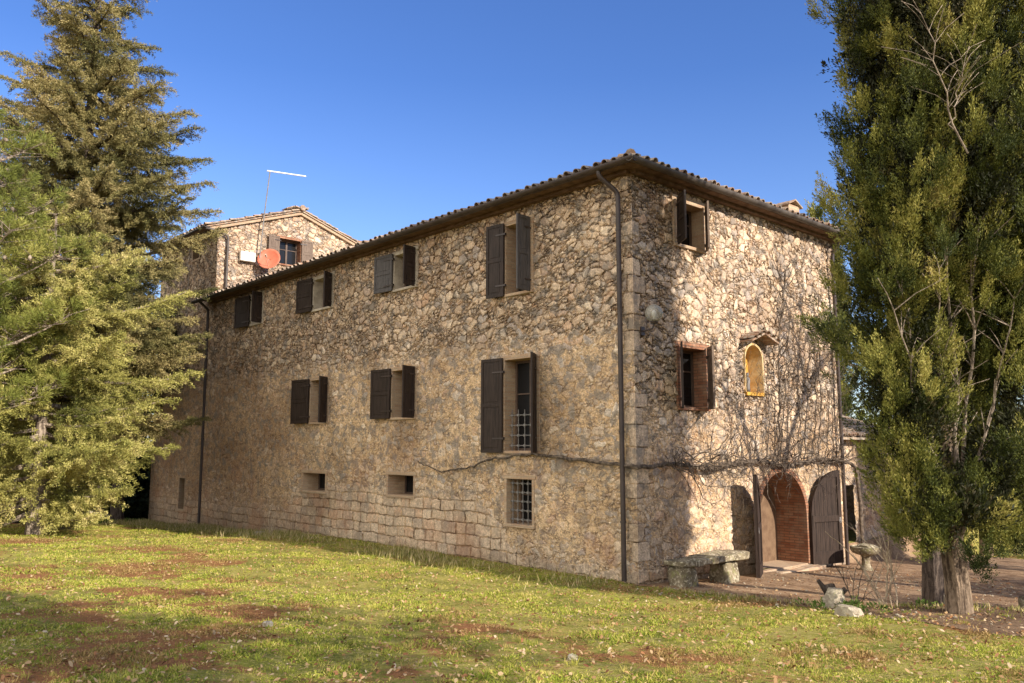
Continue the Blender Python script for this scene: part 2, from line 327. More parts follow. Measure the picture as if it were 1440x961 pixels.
def plain(name, a, b, sc=6., rough=.8, spec=.25, bd=.01, bs=.5, metal=0., dark=None, tr=0., stretch=(1,1,1)):
    g = N(name); P = g.vm('MULTIPLY', g.pos(), stretch); n1 = g.noise(P, sc, 5., .62); n2 = g.noise(P, sc*7, 3.)
    c = g.mix(g.mr(n1, .32, .68), a, b)
    if dark: c = g.mix(g.mr(n2, .55, .75, 0., .6), c, dark)
    return g.bsdf(c, rough, spec, metal, bump=g.math('ADD', n1, g.math('MULTIPLY', n2, .5)), bstr=bs, bdist=bd, tr=tr)
M['shutter'] = plain('dark_shutter_wood', (.022,.015,.012), (.046,.031,.025), 4., .6, .3, .004, .5, stretch=(6,6,.6))
M['shutter_g'] = plain('greyed_shutter_wood', (.060,.055,.056), (.105,.095,.092), 4., .65, .3, .005, .6, stretch=(6,6,.6))
M['shutter_w'] = plain('weathered_shutter_wood', (.12,.085,.065), (.20,.15,.115), 5., .75, .2, .006, .6, stretch=(6,6,.6))
M['door'] = plain('old_door_wood', (.020,.013,.010), (.055,.036,.027), 4., .7, .25, .008, .7, dark=(.04,.03,.025), stretch=(8,8,.5))
M['frame'] = plain('window_frame_wood', (.09,.06,.045), (.13,.09,.07), 6., .5)
M['iron'] = plain('rusty_iron', (.14,.135,.13), (.22,.20,.185), 12., .6, .4, .003, .4)
M['pipe'] = plain('brown_painted_pipe', (.040,.028,.024), (.065,.046,.040), 3., .42, .5, .002, .2)
M['gutter'] = plain('weathered_gutter', (.055,.043,.036), (.11,.09,.075), 2.5, .5, .4, .003, .3)
M['soffit'] = plain('eave_boards', (.10,.06,.04), (.19,.12,.08), 5., .85, .2, .01, .5)
M['concrete'] = plain('pale_stone', (.38,.32,.25), (.55,.48,.38), 5., .9, .15, .01, .6, dark=(.18,.16,.13))
M['dark'] = plain('dark_room', (.012,.010,.009), (.02,.016,.014), 3., .9)
M['ochre'] = plain('ochre_niche_render', (.50,.25,.045), (.64,.38,.09), 5., .9, .1, .012, .8, dark=(.25,.14,.05))
M['ochre_pale'] = plain('pale_ochre_render', (.58,.45,.26), (.50,.33,.14), 6., .9, .1, .012, .8, dark=(.3,.2,.1))
M['lichen'] = None
def lichen_stone(name, a=(.17,.13,.09), b=(.34,.27,.185)):
    g = N(name); P = g.pos(); n1 = g.noise(P, 3.5, 5., .6); n2 = g.noise(P, 16., 5., .7); n3 = g.noise(P, 60., 3.)
    c = g.mix(g.mr(n1,.35,.65), a, b); c = g.mix(g.mr(n2,.52,.60,0.,.85), c, (.55,.49,.36)); c = g.mix(g.mr(g.noise(P, 7., 4.,.6),.55,.68,0.,.7), c, (.20,.20,.07))
    return g.bsdf(c, .95, .1, bump=g.math('ADD', n2, g.math('MULTIPLY', n3, .3)), bstr=.9, bdist=.03)
M['lichen'] = lichen_stone('lichen_stone', (.14,.115,.075), (.30,.245,.165)); M['pale_rock'] = lichen_stone('pale_rock', (.30,.25,.19), (.50,.43,.33))
def tilemat():
    g = N('old_clay_tiles'); P = g.pos(); r = g.attr('rnd'); n1 = g.noise(P, 9., 5., .65); n2 = g.noise(P, 45., 3.)
    c = g.ramp(r, [(0,(.20,.13,.095)),(.3,(.36,.22,.14)),(.55,(.28,.20,.15)),(.75,(.42,.29,.19)),(1,(.32,.26,.20))])
    c = g.mix(g.mr(n1,.46,.62,0.,.8), c, (.42,.38,.31)); c = g.mix(g.mr(g.noise(P, 3., 5.,.7),.5,.68,0.,.8), c, (.10,.09,.08)); c = g.mix(g.mr(n2,.5,.8,0.,.4), c, (.12,.10,.08))
    return g.bsdf(c, .93, .12, bump=n2, bstr=.6, bdist=.01)
M['tile'] = tilemat()
def glassdark():
    g = N('dark_window_glass'); P = g.pos(); return g.bsdf(g.mix(g.noise(P, 1.3, 2.), (.008,.008,.009), (.018,.018,.019)), .18, .25, bump=g.noise(P, 2., 1.), bstr=.15, bdist=.01)
M['glass'] = glassdark()
def bark(name, a, b, st=(7,7,1.1), bd=.05):
    g = N(name); P = g.pos(); q = g.vm('ADD', g.vm('MULTIPLY', P, st), g.vm('SCALE', g.noise(P, 3., 3., .5, True), .8)); n1 = g.noise(q, 2.6, 5., .6); n2 = g.noise(P, 35., 3.)
    return g.bsdf(g.mix(g.mr(n1,.36,.64), a, b), .95, .1, bump=g.math('ADD', n1, g.math('MULTIPLY', n2, .25)), bstr=1., bdist=bd)
M['bark_c'] = bark('cypress_bark', (.06,.042,.030), (.29,.215,.15)); M['bark_d'] = bark('dark_bark', (.045,.035,.03), (.13,.10,.08)); M['bark_l'] = bark('pale_bark', (.17,.13,.10), (.42,.34,.26)); M['twig'] = bark('vine_wood', (.055,.042,.034), (.18,.14,.105), (5,5,5), .01); M['twig_pale'] = bark('pale_twig', (.30,.22,.15), (.50,.40,.28), (5,5,5), .01)
def leafmat(name, stops, tr=.25, rough=.65, nsc=.9, blot=None):
    g = N(name); P = g.pos(); r = g.attr('rnd'); n = g.noise(P, nsc, 3.)
    f = g.math('ADD', g.math('MULTIPLY', r, .75), g.math('MULTIPLY', g.math('SUBTRACT', n, .35), .7), None, True)
    return g.bsdf(g.ramp(f, stops), rough, .2, tr=tr)
M['cypress'] = leafmat('cypress_foliage', [(0,(.013,.019,.006)),(.28,(.038,.050,.011)),(.50,(.13,.14,.026)),(.74,(.34,.31,.075)),(1,(.46,.36,.14))], .05, .6)
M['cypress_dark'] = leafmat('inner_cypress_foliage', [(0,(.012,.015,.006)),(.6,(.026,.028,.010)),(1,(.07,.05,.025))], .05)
M['cedar'] = leafmat('cedar_foliage', [(0,(.045,.05,.016)),(.3,(.12,.115,.04)),(.55,(.23,.20,.075)),(.8,(.36,.29,.12)),(1,(.44,.34,.17))], .06)
M['fir'] = leafmat('fir_foliage', [(0,(.06,.07,.018)),(.3,(.15,.155,.038)),(.6,(.35,.325,.085)),(.85,(.56,.49,.18)),(1,(.64,.50,.25))], .06)
M['pine'] = leafmat('pine_needles', [(0,(.07,.085,.02)),(.4,(.16,.18,.035)),(.75,(.30,.30,.07)),(1,(.42,.35,.12))], .12)
M['wood_far'] = leafmat('woodland_foliage', [(0,(.014,.020,.008)),(.5,(.03,.04,.014)),(1,(.07,.075,.022))], .15)
M['shrub'] = leafmat('shrub_leaves', [(0,(.05,.09,.015)),(.5,(.10,.16,.03)),(1,(.20,.25,.06))], .25)

# ------------------------------------------------------------------ terrain
def sst(x, a, b): t = np.clip((x-a)/(b-a), 0, 1); return t*t*(3-2*t)
def hgt(x, y):
    x = np.asarray(x, float); y = np.asarray(y, float)
    yp = np.maximum(-y, 0); s = yp - .35*(1-np.exp(-yp/.35))
    z = .056*np.minimum(s, 40) + .045*np.clip(x, 0, 14)*1.0
    z = z - .037*np.maximum(0, -11-x)*sst(-x, 11, 14)
    # lower terrace in front of the gable wall
    ye = -.15 + 1.25*sst(x, 3.9, 6.0) - .6*sst(x, 7., 10.)
    bl = sst(y-ye, -.25, .45)*sst(x, -.6, .0)
    zt = -.02 - .047*np.maximum(y, 0)
    z = z*(1-bl) + zt*bl
    z = z - .10*np.maximum(0, -27.5-x)*sst(-x, 27.5, 31) - .05*np.maximum(0, y-16)
    z = z - 1.1*sst(y, .25, .6)*sst(-x, .2, .5)*sst(x, -27.4, -27.0)*(1-sst(y, 8.3, 8.6))
    z = z + .018*np.sin(x*1.7+y*.9)*np.cos(y*1.3-x*.4)*sst(yp, .5, 3) + .03*np.sin(x*.43+1.)*np.sin(y*.51)*sst(yp, 1, 5)
    return z
def h1(x, y): return float(hgt(x, y))
def axis(lo, hi, step, far, grow=1.25):
    a = list(np.arange(lo, hi, step)); s = step; v = lo
    pre = []
    while v > -far: s *= grow; v -= s; pre.append(v)
    s = step; v = a[-1]; post = []
    while v < far: s *= grow; v += s; post.append(v)
    return np.array(pre[::-1]+a+post)
def ground_material():
    g = N('lawn_ground'); P = g.pos(); x,y,z = g.sep(P)
    a = g.noise(P, .28, 4., .6); b = g.noise(P, 1.1, 4., .6); f = g.noise(P, 14., 5., .7); fl = g.mr(g.math('ADD', g.math('MULTIPLY', x, .25), y), -9.5, -5., .055, 0.); ff = g.noise(P, 60., 3., .7)
    c = g.mix(g.mr(b,.38,.62), (.17,.18,.032), (.32,.285,.065))
    c = g.mix(g.mr(f,.45,.68,0.,.8), c, (.44,.34,.15))
    c = g.mix(g.mr(ff,.5,.75,0.,.5), c, (.10,.07,.03))
    rp = g.noise(g.vm('MULTIPLY', P, (1., 1., 0.)), .42, 4., .65)
    mask = g.mr(g.math('ADD', g.math('ADD', rp, g.math('MULTIPLY', g.math('SUBTRACT', f, .5), .30)), g.math('ADD', fl, g.mr(y, -8., -4., 0., -.09))), .515, .59)
    c = g.mix(g.math('MULTIPLY', mask, .9), c, g.mix(f, (.17,.062,.028), (.34,.15,.075)))
    return g.bsdf(c, .97, .08, bump=g.math('ADD', f, g.math('MULTIPLY', ff, .5)), bstr=.9, bdist=.05)
M['ground'] = ground_material()
def soil(name, a, b, d):
    g = N(name); P = g.pos(); n1 = g.noise(P, 2.2, 5., .65); n2 = g.noise(P, 18., 5., .7); n3 = g.noise(P, 70., 3., .7)
    c = g.mix(g.mr(n1,.35,.65), a, b); c = g.mix(g.mr(n2,.5,.66,0.,.75), c, d); c = g.mix(g.mr(n3,.6,.75,0.,.6), c, (.48,.38,.26))
    return g.bsdf(c, .97, .08, bump=g.math('ADD', n2, g.math('MULTIPLY', n3, .5)), bstr=1., bdist=.035)
M['terrace'] = soil('terrace_dirt', (.22,.135,.08), (.40,.27,.165), (.15,.095,.058)); M['soil'] = soil('bare_soil', (.15,.095,.06), (.26,.17,.105), (.08,.055,.038))
def sheet(name, xs, ys, mat, fn, dz=0, mask=None):
    X, Y = np.meshgrid(xs, ys, indexing='ij'); Z = fn(X, Y)+dz
    V = np.stack([X,Y,Z],-1).reshape(-1,3); nx, ny = X.shape
    I = np.arange(nx*ny).reshape(nx,ny); Fc = np.stack([I[:-1,:-1],I[1:,:-1],I[1:,1:],I[:-1,1:]],-1).reshape(-1,4)
    if mask is not None:
        c = V[Fc].mean(1); Fc = Fc[mask(c[:,0],c[:,1])]
        u, inv = np.unique(Fc, return_inverse=True); V = V[u]; Fc = inv.reshape(-1,4)
    return npmesh(name, V, Fc, mat, smooth=True)
tag(sheet('ground', axis(-33,14,.16,900), axis(-16,14,.16,900), M['ground'], hgt), kind='structure')
nz1 = sines(3, 10, .15, .6)
def yedge(x): return -.15 + 1.25*sst(x, 3.9, 6.0) - .6*sst(x, 7., 10.)
def soilmask(x, y): 
    P = np.stack([x,y,x*0],-1); n = nz1(P)*.3
    e = ((x-6.0)/2.9)**2+((y-.1)/1.5)**2 + n
    return (e < 1)
tag(sheet('bare_soil', np.arange(2.2,10,.06), np.arange(-2.2,2.6,.06), M['soil'], hgt, .008, soilmask), kind='structure')
tag(sheet('terrace', np.arange(-.52,9.5,.09), np.arange(-.6,17,.09), M['terrace'], hgt, .014, lambda x,y: ((x > .02)|(y > 8.85)) & (y > yedge(x)+.02+.07*nz1(np.stack([x*2,y*2,x*0],-1)))), kind='structure')

# ------------------------------------------------------------------ wall sheets
def wall_sheet(axis_, c, u0, u1, z0, z1, step, holes, out):
    """vertical sheet; axis_ 'y' = plane y=c (u is x), 'x' = plane x=c (u is y); out +-1 outward"""
    def lines(a, b, cuts):
        ks = sorted(set([a,b]+[k for k in cuts if a < k < b])); r = []
        for p, q in zip(ks[:-1], ks[1:]):
            n = max(1, int(round((q-p)/step))); r += list(np.linspace(p, q, n+1)[:-1])
        return np.array(r+[b])
    us = lines(u0,u1,[h[0] for h in holes]+[h[1] for h in holes]); zs = lines(z0,z1,[h[2] for h in holes]+[h[3] for h in holes])
    Uu, Zz = np.meshgrid(us, zs, indexing='ij'); n0, n1 = Uu.shape; I = np.arange(n0*n1).reshape(n0,n1)
    Fc = np.stack([I[:-1,:-1],I[1:,:-1],I[1:,1:],I[:-1,1:]],-1).reshape(-1,4)
    cu = ((Uu[:-1,:-1]+Uu[1:,1:])/2).ravel(); cz = ((Zz[:-1,:-1]+Zz[1:,1:])/2).ravel(); keep = np.ones(len(cu), bool)
    for h in holes: keep &= ~((cu>h[0])&(cu<h[1])&(cz>h[2])&(cz<h[3]))
    Fc = Fc[keep]; uu = Uu.ravel(); zz = Zz.ravel()
    V = [np.stack([uu,zz],-1)]; FF = [Fc]; off = len(uu)
    for h in holes:                      # arched head: fill the spandrels
        if len(h) > 4 and h[4] == 'arch':
            R = (h[1]-h[0])/2; cx = (h[0]+h[1])/2; sp = h[3]-R; n = 60; m = 24
            th = np.linspace(0, math.pi, n+1); ca, sa = np.cos(th), np.sin(th)
            k = 1/np.maximum(np.abs(ca), np.maximum(sa,1e-6)); k = np.minimum(k, 1e6)
            t = np.linspace(0,1,m+1)[None,:]; rr = (R*(1+(k[:,None]-1)*t))
            A = np.stack([cx+rr*ca[:,None], sp+rr*sa[:,None]],-1).reshape(-1,2)
            J = np.arange((n+1)*(m+1)).reshape(n+1,m+1)+off
            V.append(A); FF.append(np.stack([J[:-1,:-1],J[:-1,1:],J[1:,1:],J[1:,:-1]],-1).reshape(-1,4)); off += len(A)
    V = np.concatenate(V); Fc = np.concatenate(FF)
    z = V[:,1]; u = V[:,0]
    W3 = np.stack([u, np.full_like(u,c), z],-1) if axis_=='y' else np.stack([np.full_like(u,c), u, z],-1)
    if (axis_=='y' and out>0) or (axis_=='x' and out<0): Fc = Fc[:,::-1]
    return W3, Fc

house = empty('farmhouse', (0,0,-.02), 'long three storey stone farmhouse with brown shutters and a low tiled roof', 'farmhouse')
tower = empty('tower_house', (-24.6,3.7,-.4), 'taller gabled stone block with dish and mast at the far end of the farmhouse', 'tower house')

EZ = 8.5      # wall top
L, WD = -21.5, 8.75
# windows of the long side: (X left jamb, X right jamb, Z sill, Z head, left leaf width, left protrusion, right leaf (p, a))
LW = [(-18.02,-17.12,7.15,8.17,1.02,.10,(.42,.12)), (-13.36,-12.20,7.12,8.10,.86,.09,(.38,.22)),
      (-8.70,-7.68,7.13,8.12,.80,.08,(.44,.10)), (-3.90,-3.05,6.34,8.02,.56,.08,(.44,.03)),
      (-13.36,-12.30,3.47,4.80,.96,.10,(.40,.26)), (-8.70,-7.62,3.50,4.80,.86,.08,(.46,.12)), (-3.95,-2.86,2.60,4.74,.70,.06,(.42,.30))]
LO = [(-13.70,-12.28,1.31,1.86), (-8.83,-7.62,1.38,1.92), (-3.88,-3.02,.92,1.95)]
holesL = [(w[0],w[1],w[2],w[3]) for w in LW]+LO
RW = [(1.56,2.58,7.15,8.12,(.44,-.33),(.30,-.34)), (1.56,2.50,3.55,4.84,(.30,-.40),(.34,-.30))]
DOOR = (4.46,6.69,-.22,2.08); NICHE = (4.12,4.86,3.98,5.12)
holesR = [(w[0],w[1],w[2],w[3]) for w in RW]+[(*DOOR,'arch'),(*NICHE,'arch')]
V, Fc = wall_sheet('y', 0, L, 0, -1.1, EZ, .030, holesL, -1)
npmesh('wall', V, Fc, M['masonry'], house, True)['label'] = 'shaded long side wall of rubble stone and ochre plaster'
V, Fc = wall_sheet('x', 0, 0, WD, -1.1, EZ, .024, holesR, 1)
npmesh('wall', V, Fc, M['masonry'], house, True)['label'] = 'sunlit end wall with arched doorway'
b = MB(); b.box(L,0,WD,WD+.02,-1.1,EZ); b.box(L-.0,L+.02,.05,WD,-1.1,EZ); b.build('wall', M['masonry_far'], house)

def reveal(x0,x1,z0,z1,side,depth,mat,parent,t=.09,proud=.012,sill=True):
    """jamb slabs round an opening. side 'L' plane y=0, 'R' plane x=0"""
    b = MB()
    def bx(u0,u1,d0,d1,a,c):
        if side=='L': b.box(u0,u1,d0,d1,a,c)
        elif side=='R': b.box(-d1,-d0,u0,u1,a,c)
        else: b.box(-21.5-d1,-21.5-d0,u0,u1,a,c)
    bx(x0-t,x0,-proud,depth,z0,z1); bx(x1,x1+t,-proud,depth,z0,z1)
    bx(x0-t-.04,x1+t+.04,-proud-.004,depth,z1,z1+t*1.25)
    bx(x0-t,x1+t,-proud-.03,depth,z0-.07,z0)
    return b.build('window_surround', mat, parent, bevel=.008)
def casement(x0,x1,z0,z1,side,depth,parent,fr=.06,glassmat='glass',mull=True):
    b = MB(); gm = MB()
    def bx(m,u0,u1,d0,d1,a,c):
        if side=='L': m.box(u0,u1,d0,d1,a,c)
        elif side=='R': m.box(-d1,-d0,u0,u1,a,c)
        else: m.box(-21.5-d1,-21.5-d0,u0,u1,a,c)
    bx(b,x0,x0+fr,depth-.06,depth,z0,z1); bx(b,x1-fr,x1,depth-.06,depth,z0,z1); bx(b,x0+fr,x1-fr,depth-.06,depth,z1-fr,z1); bx(b,x0+fr,x1-fr,depth-.06,depth,z0,z0+fr)
    mx = (x0+x1)/2
    if mull: bx(b,mx-.04,mx+.04,depth-.064,depth-.002,z0+fr,z1-fr); zz = z0+(z1-z0)*.62; bx(b,x0+fr,mx-.04,depth-.05,depth-.01,zz,zz+.03); bx(b,mx+.04,x1-fr,depth-.05,depth-.01,zz,zz+.03)
    w = b.build('window', M['frame'], parent)
    bx(gm,x0+fr*.5,x1-fr*.5,depth-.025,depth-.015,z0+fr*.5,z1-fr*.5); bx(gm,x0-.02,x1+.02,depth+.01,depth+.03,z0-.02,z1+.02)
    gm.build('pane', M['glass'], w)
def leaf_obj(hinge, dirv, w, z0, z1, mat, parent, hside=1, th=.045, split=.5):
    """shutter leaf: frame of stiles and rails with recessed boards; local x along dirv"""
    d = Vector((dirv[0],dirv[1],0)).normalized(); n = Vector((-d.y,d.x,0))
    Mx = Matrix(((d.x,n.x,0,hinge[0]),(d.y,n.y,0,hinge[1]),(0,0,1,0),(0,0,0,1)))
    b = MB(); s = .075; h = th/2
    b.box(0,s,-h,h,z0,z1,Mx); b.box(w-s,w,-h,h,z0,z1,Mx)
    zz = z0+(z1-z0)*split
    for a,c in ((z0,z0+s),(zz-s*.5,zz+s*.5),(z1-s,z1)): b.box(s,w-s,-h+.002,h-.002,a,c,Mx)
    b.box(s-.005,w-s+.005,-h*.35,h*.35,z0+s-.01,z1-s+.01,Mx)
    for a,c in ((z0+s+.05,zz-s*.5-.05),(zz+s*.5+.05,z1-s-.05)):
        if c-a > .08: b.box(s+.05,w-s-.05,-h*.7,h*.7,a,c,Mx)
    o = b.build('shutter', mat, parent, bevel=.004)
    for zf in (.15,.85):
        zc = z0+(z1-z0)*zf
        k = MB(); k.box(-.05,w*.45,-h-.006,h+.006,zc-.018,zc+.018,Mx); k.box(-.056,-.034,-.03,.03,zc-.03,zc+.03,Mx)
        k.build('hinge', M['pipe'], o)
    return o
for i, (x0,x1,z0,z1,lw,lp,(rp,ra)) in enumerate(LW):
    reveal(x0,x1,z0,z1,'L',.42,M['brick_pale'] if i in (3,4,5,6) else M['concrete'],house)
    casement(x0,x1,z0,z1,'L',.40,house)
    w = lw; off = .035
    leaf_obj((x0-.02,-off-.03), (-math.sqrt(w*w-lp*lp),-lp), w, z0-.04+(i%3-1)*.012, z1+.06+(i%2)*.015, M['shutter_g' if i in (2,) else 'shutter'], house)
    leaf_obj((x1+.01,-off), (ra*1.0,-rp), math.hypot(rp,ra), z0-.04, z1+.06, M['shutter_g' if i in (3,) else 'shutter'], house)
for i,(x0,x1,z0,z1) in enumerate(LO):
    reveal(x0,x1,z0,z1,'L',.60,M['brick_pale'],house,t=.08)
    casement(x0,x1,z0,z1,'L',.62 if i<2 else .5,house,.05,mull=(i==2))
# grilles
def grille(x0,x1,z0,z1,yy,parent,nv,nh):
    b = MB()
    for i in range(nv):
        x = x0+(x1-x0)*(i+.5)/nv; b.tube([(x,yy,z0-.01),(x,yy,z1+.01)], .011, 6)
        for j in range(nh): 
            z = z0+(z1-z0)*(j+.5)/nh; b.box(x-.028,x+.028,yy-.02,yy+.02,z-.028,z+.028)
    for j in range(nh):
        z = z0+(z1-z0)*(j+.5)/nh; b.tube([(x0-.03,yy,z),(x1+.03,yy,z)], .011, 6)
    return b.build('window_grille', M['iron'], parent)
grille(-3.88,-3.02,.92,1.95,.12,house,5,5)
grille(-3.95,-2.86,2.60,3.55,.14,house,5,4)
# small end-wall windows
for i,(y0,y1,z0,z1,ld,rd) in enumerate(RW):
    reveal(y0,y1,z0,z1,'R',.40,M['brick'] if i else M['brick_pale'],house,t=.11)
    casement(y0,y1,z0,z1,'R',.38,house)
    leaf_obj((.06,y0-.02), ld, math.hypot(*ld), z0-.04, z1+.06, M['shutter'], house)
    leaf_obj((.06,y1+.02), rd, math.hypot(*rd), z0-.04, z1+.06, M['shutter_w'], house)
import bmesh
def rough_box(name, x0,x1,y0,y1,z0,z1, mat, parent, seed, cuts=7, amp=.02, rot=0):
    bm = bmesh.new(); bmesh.ops.create_cube(bm, size=1); bmesh.ops.subdivide_edges(bm, edges=bm.edges[:], cuts=cuts, use_grid_fill=True)
    V = np.array([v.co[:] for v in bm.verts]); P = V*np.array([x1-x0,y1-y0,z1-z0]); f = sines(seed,12,.6,1.6); f2 = sines(seed+1,14,2.5,6)
    edge = (np.abs(V) > .499).sum(1); nrm = V/np.abs(V).max(1)[:,None]; nrm = np.sign(V)*(np.abs(V)>.499)
    P = P*(1) + nrm*(amp*f(P)+amp*.5*f2(P))[:,None] - nrm*((edge>1)*amp*1.1)[:,None]
    ca, sa = math.cos(rot), math.sin(rot); P = np.stack([P[:,0]*ca-P[:,1]*sa, P[:,0]*sa+P[:,1]*ca, P[:,2]],-1)+np.array([(x0+x1)/2,(y0+y1)/2,(z0+z1)/2])
    for v,c in zip(bm.verts, P): v.co = c
    me = bpy.data.meshes.new(name); bm.to_mesh(me); bm.free(); me.polygons.foreach_set('use_smooth',[True]*len(me.polygons))
    o = link(name, me, mat, parent); return o
# doorway: brick-lined barrel reveal, inner wall, step
def arch_pts(y0,y1,z0,z1,n=28):
    R = (y1-y0)/2; c = (y0+y1)/2; sp = z1-R
    return [(y0,z0)]+[(c-R*math.cos(math.pi*i/n), sp+R*math.sin(math.pi*i/n)) for i in range(n+1)]+[(y1,z0)]
def arch_tunnel(y0,y1,z0,z1,d0,d1,mat,parent,name,splay=0,t=.13):
    b = MB(); p = arch_pts(y0,y1,z0,z1); q = arch_pts(y0-t,y1+t,z0,z1+t); n = len(p)
    sp = lambda pt: (pt[0]+(splay if pt[0]<(y0+y1)/2 else -splay), pt[1]-splay*.5*(1 if pt[1]>z0+.1 else 0))
    vs = [(-d0,*a) for a in p]+[(-d1,*sp(a)) for a in p]+[(-d0,*a) for a in q]
    fs = [(i,i+n,i+n+1,i+1) for i in range(n-1)]+[(i,i+1,i+2*n+1,i+2*n) for i in range(n-1)]
    vs += [(-d1,*a) for a in q]; fs += [(i+2*n,i+2*n+1,i+3*n+1,i+3*n) for i in range(n-1)]
    b.add(vs,fs); return b.build(name, mat, parent, smooth=True)
arch_tunnel(*DOOR,-.014,.85,M['brick'],house,'door_surround')
b = MB()   # inner wall with a smaller arched opening
iy0, iy1, iz1 = 4.75, 5.95, 1.92
p = arch_pts(iy0,iy1,-.22,iz1); q = [(4.2,-.22)]+[(min(max(a[0]+(a[0]-5.35)*3,4.2),6.9), min(a[1]+max(0,(a[1]-1.0))*2+ (0), 2.5)) for a in p[1:-1]]+[(6.9,-.22)]
n = len(p); b.add([(-.84,*a) for a in p]+[(-.84,*a) for a in q]+[(-1.5,*a) for a in p], [(i,i+1,i+1+n,i+n) for i in range(n-1)]+[(i,i+2*n,i+1+2*n,i+1) for i in range(n-1)])
b.build('inner_wall', plain('porch_plaster', (.13,.08,.05), (.20,.13,.08), 5., .9, .15), house)
b = MB(); b.prism([(a[0],a[1]) for a in p], Matrix(((0,1,0,-1.64),(1,0,0,0),(0,0,1,0),(0,0,0,1))), .04)
for k in range(7): b.box(-1.60,-1.585,iy0+k*.18,iy0+k*.18+.165,-.2,1.5+.3*math.sin(math.pi*(k+.5)/7))
b.box(-1.585,-1.565,iy0+.02,iy1-.02,.25,.37); b.box(-1.585,-1.565,iy0+.02,iy1-.02,1.15,1.27)
b.build('inner_door', M['door'], house)
b = MB(); b.box(-1.9,-.01,4.3,6.85,-.9,-.205); b.build('porch_floor', M['brick_pale'], house)
rough_box('doorstep', .0,.36,4.30,6.90,-.75,-.235, M['brick_pale'], house, 44, 8, .012)
def door_leaf(hinge, dirv, w, z0, spring, R, parent, label):
    d = Vector((dirv[0],dirv[1],0)).normalized(); n = Vector((-d.y,d.x,0))
    Mx = Matrix(((d.x,n.x,0,hinge[0]),(d.y,n.y,0,hinge[1]),(0,0,1,0),(0,0,0,1)))
    def top(s, m=0): s = min(max(s,0),w); return spring-m+math.sqrt(max(0,(R)**2-(R-s)**2))
    b = MB(); th = .035
    np_ = 7
    for k in range(np_):                                    # vertical boards
        a, c = w*k/np_+.003, w*(k+1)/np_-.003
        pts = [(a,z0)]+[(a+(c-a)*j/6, top(a+(c-a)*j/6)) for j in range(7)]+[(c,z0)]
        b.prism(pts, Mx@Matrix.Translation((0,-th/2,0)), th)
    o = b.build('door_leaf', M['door'], parent); o['label'] = label
    r = MB()                                                # stiles, rails and arched head on both faces
    for s0,s1 in ((-th/2-.028,-th/2-.001),(th/2+.001,th/2+.028)):
        T = Mx@Matrix.Translation((0,s0,0)); dd = s1-s0
        arc = [w*j/22 for j in range(23)]
        for j in range(22):
            a, c = arc[j], arc[j+1]; r.prism([(a,top(a)-.16 if a>.03 else z0),(a,top(a)),(c,top(c)),(c,top(c)-.16)], T, dd)
        for a,c,e,f in ((.002,.11,z0,spring),(w-.12,w,z0,top(w)-.161),(.111,w-.121,z0,z0+.32),(.111,w-.121,z0+1.05,z0+1.2)):
            r.prism([(a,e),(a,f),(c,f),(c,e)], T, dd)
    r.build('door_frame', M['door'], o, bevel=.004)
    c = Mx@Vector((w-.06,th/2+.03,z0+1.1)); c2 = Mx@Vector((w-.06,-th/2-.03,z0+1.1))
    for cc in (c,c2):
        k = MB()
        for j in range(10):
            a0 = 2*math.pi*j/10; a1 = 2*math.pi*(j+1)/10
            k.tube([cc+d*.045*math.cos(a0)+Vector((0,0,.045*math.sin(a0)-.04)), cc+d*.045*math.cos(a1)+Vector((0,0,.045*math.sin(a1)-.04))], .009, 5)
        k.box(-.03,.03,-.004,.004,-.05,.05, Matrix.Translation(cc)@Mx.to_3x3().to_4x4())
        k.build('handle', M['iron'], o)
door_leaf((.06,4.40), (.50,-.95), 1.08, -.24, .97, 1.115, house, 'sunlit left door leaf swung wide towards the bench')
door_leaf((.06,6.77), (.26,1.05), 1.10, -.26, .97, 1.115, house, 'right door leaf folded back beside the downpipe')
# niche
n_ = MB(); y0,y1,z0,z1 = NICHE
arch_tunnel(y0,y1,z0,z1,-.02,.34,M['ochre_pale'],house,'niche',splay=.09,t=.05)
p = arch_pts(y0+.08,y1-.08,z0,z1-.04); b = MB(); b.add([(-.335,*a) for a in p], [tuple(range(len(p)))])
b.box(-.35,.05,y0-.02,y1+.02,z0-.08,z0-.002); b.build('niche_back', M['ochre'], house)
hood = MB()
for s,(ya,yb) in ((1,(3.93,4.50)),(-1,(4.50,5.12))):
    za, zb = (5.14,5.36) if s==1 else (5.36,5.16)
    hood.add([(-.02,ya,za),(-.02,yb,zb),(.34,yb,zb),(.34,ya,za),(-.02,ya,za+.045),(-.02,yb,zb+.045),(.34,yb,zb+.045),(.34,ya,za+.045)],[(0,1,2,3),(7,6,5,4),(0,4,5,1),(1,5,6,2),(2,6,7,3),(3,7,4,0)])
    for k in range(3):
        yy = ya+(yb-ya)*(k+.5)/3; zz = za+(zb-za)*(k+.5)/3+.05
        pts = [(math.cos(math.pi*j/6)*.085, math.sin(math.pi*j/6)*.06) for j in range(7)]
        vs = [(xx, yy+a, zz+c) for xx in (-.02,.38) for a,c in pts]; hood.add(vs, [(j,j+1,j+8,j+7) for j in range(6)])
hood.build('niche_hood', M['tile'], house)
b = MB(); b.lathe([(.045,0),(.06,.02),(.055,.1),(.05,.2),(.062,.28),(.05,.34),(.022,.365),(.036,.39),(.04,.42),(.03,.455),(.006,.475)], (-.06,4.30,z0+.002), 14)
st = b.build('statuette', M['iron'], smooth=True); tag(st, 'small grey robed statuette standing in the yellow wall niche', 'statuette')

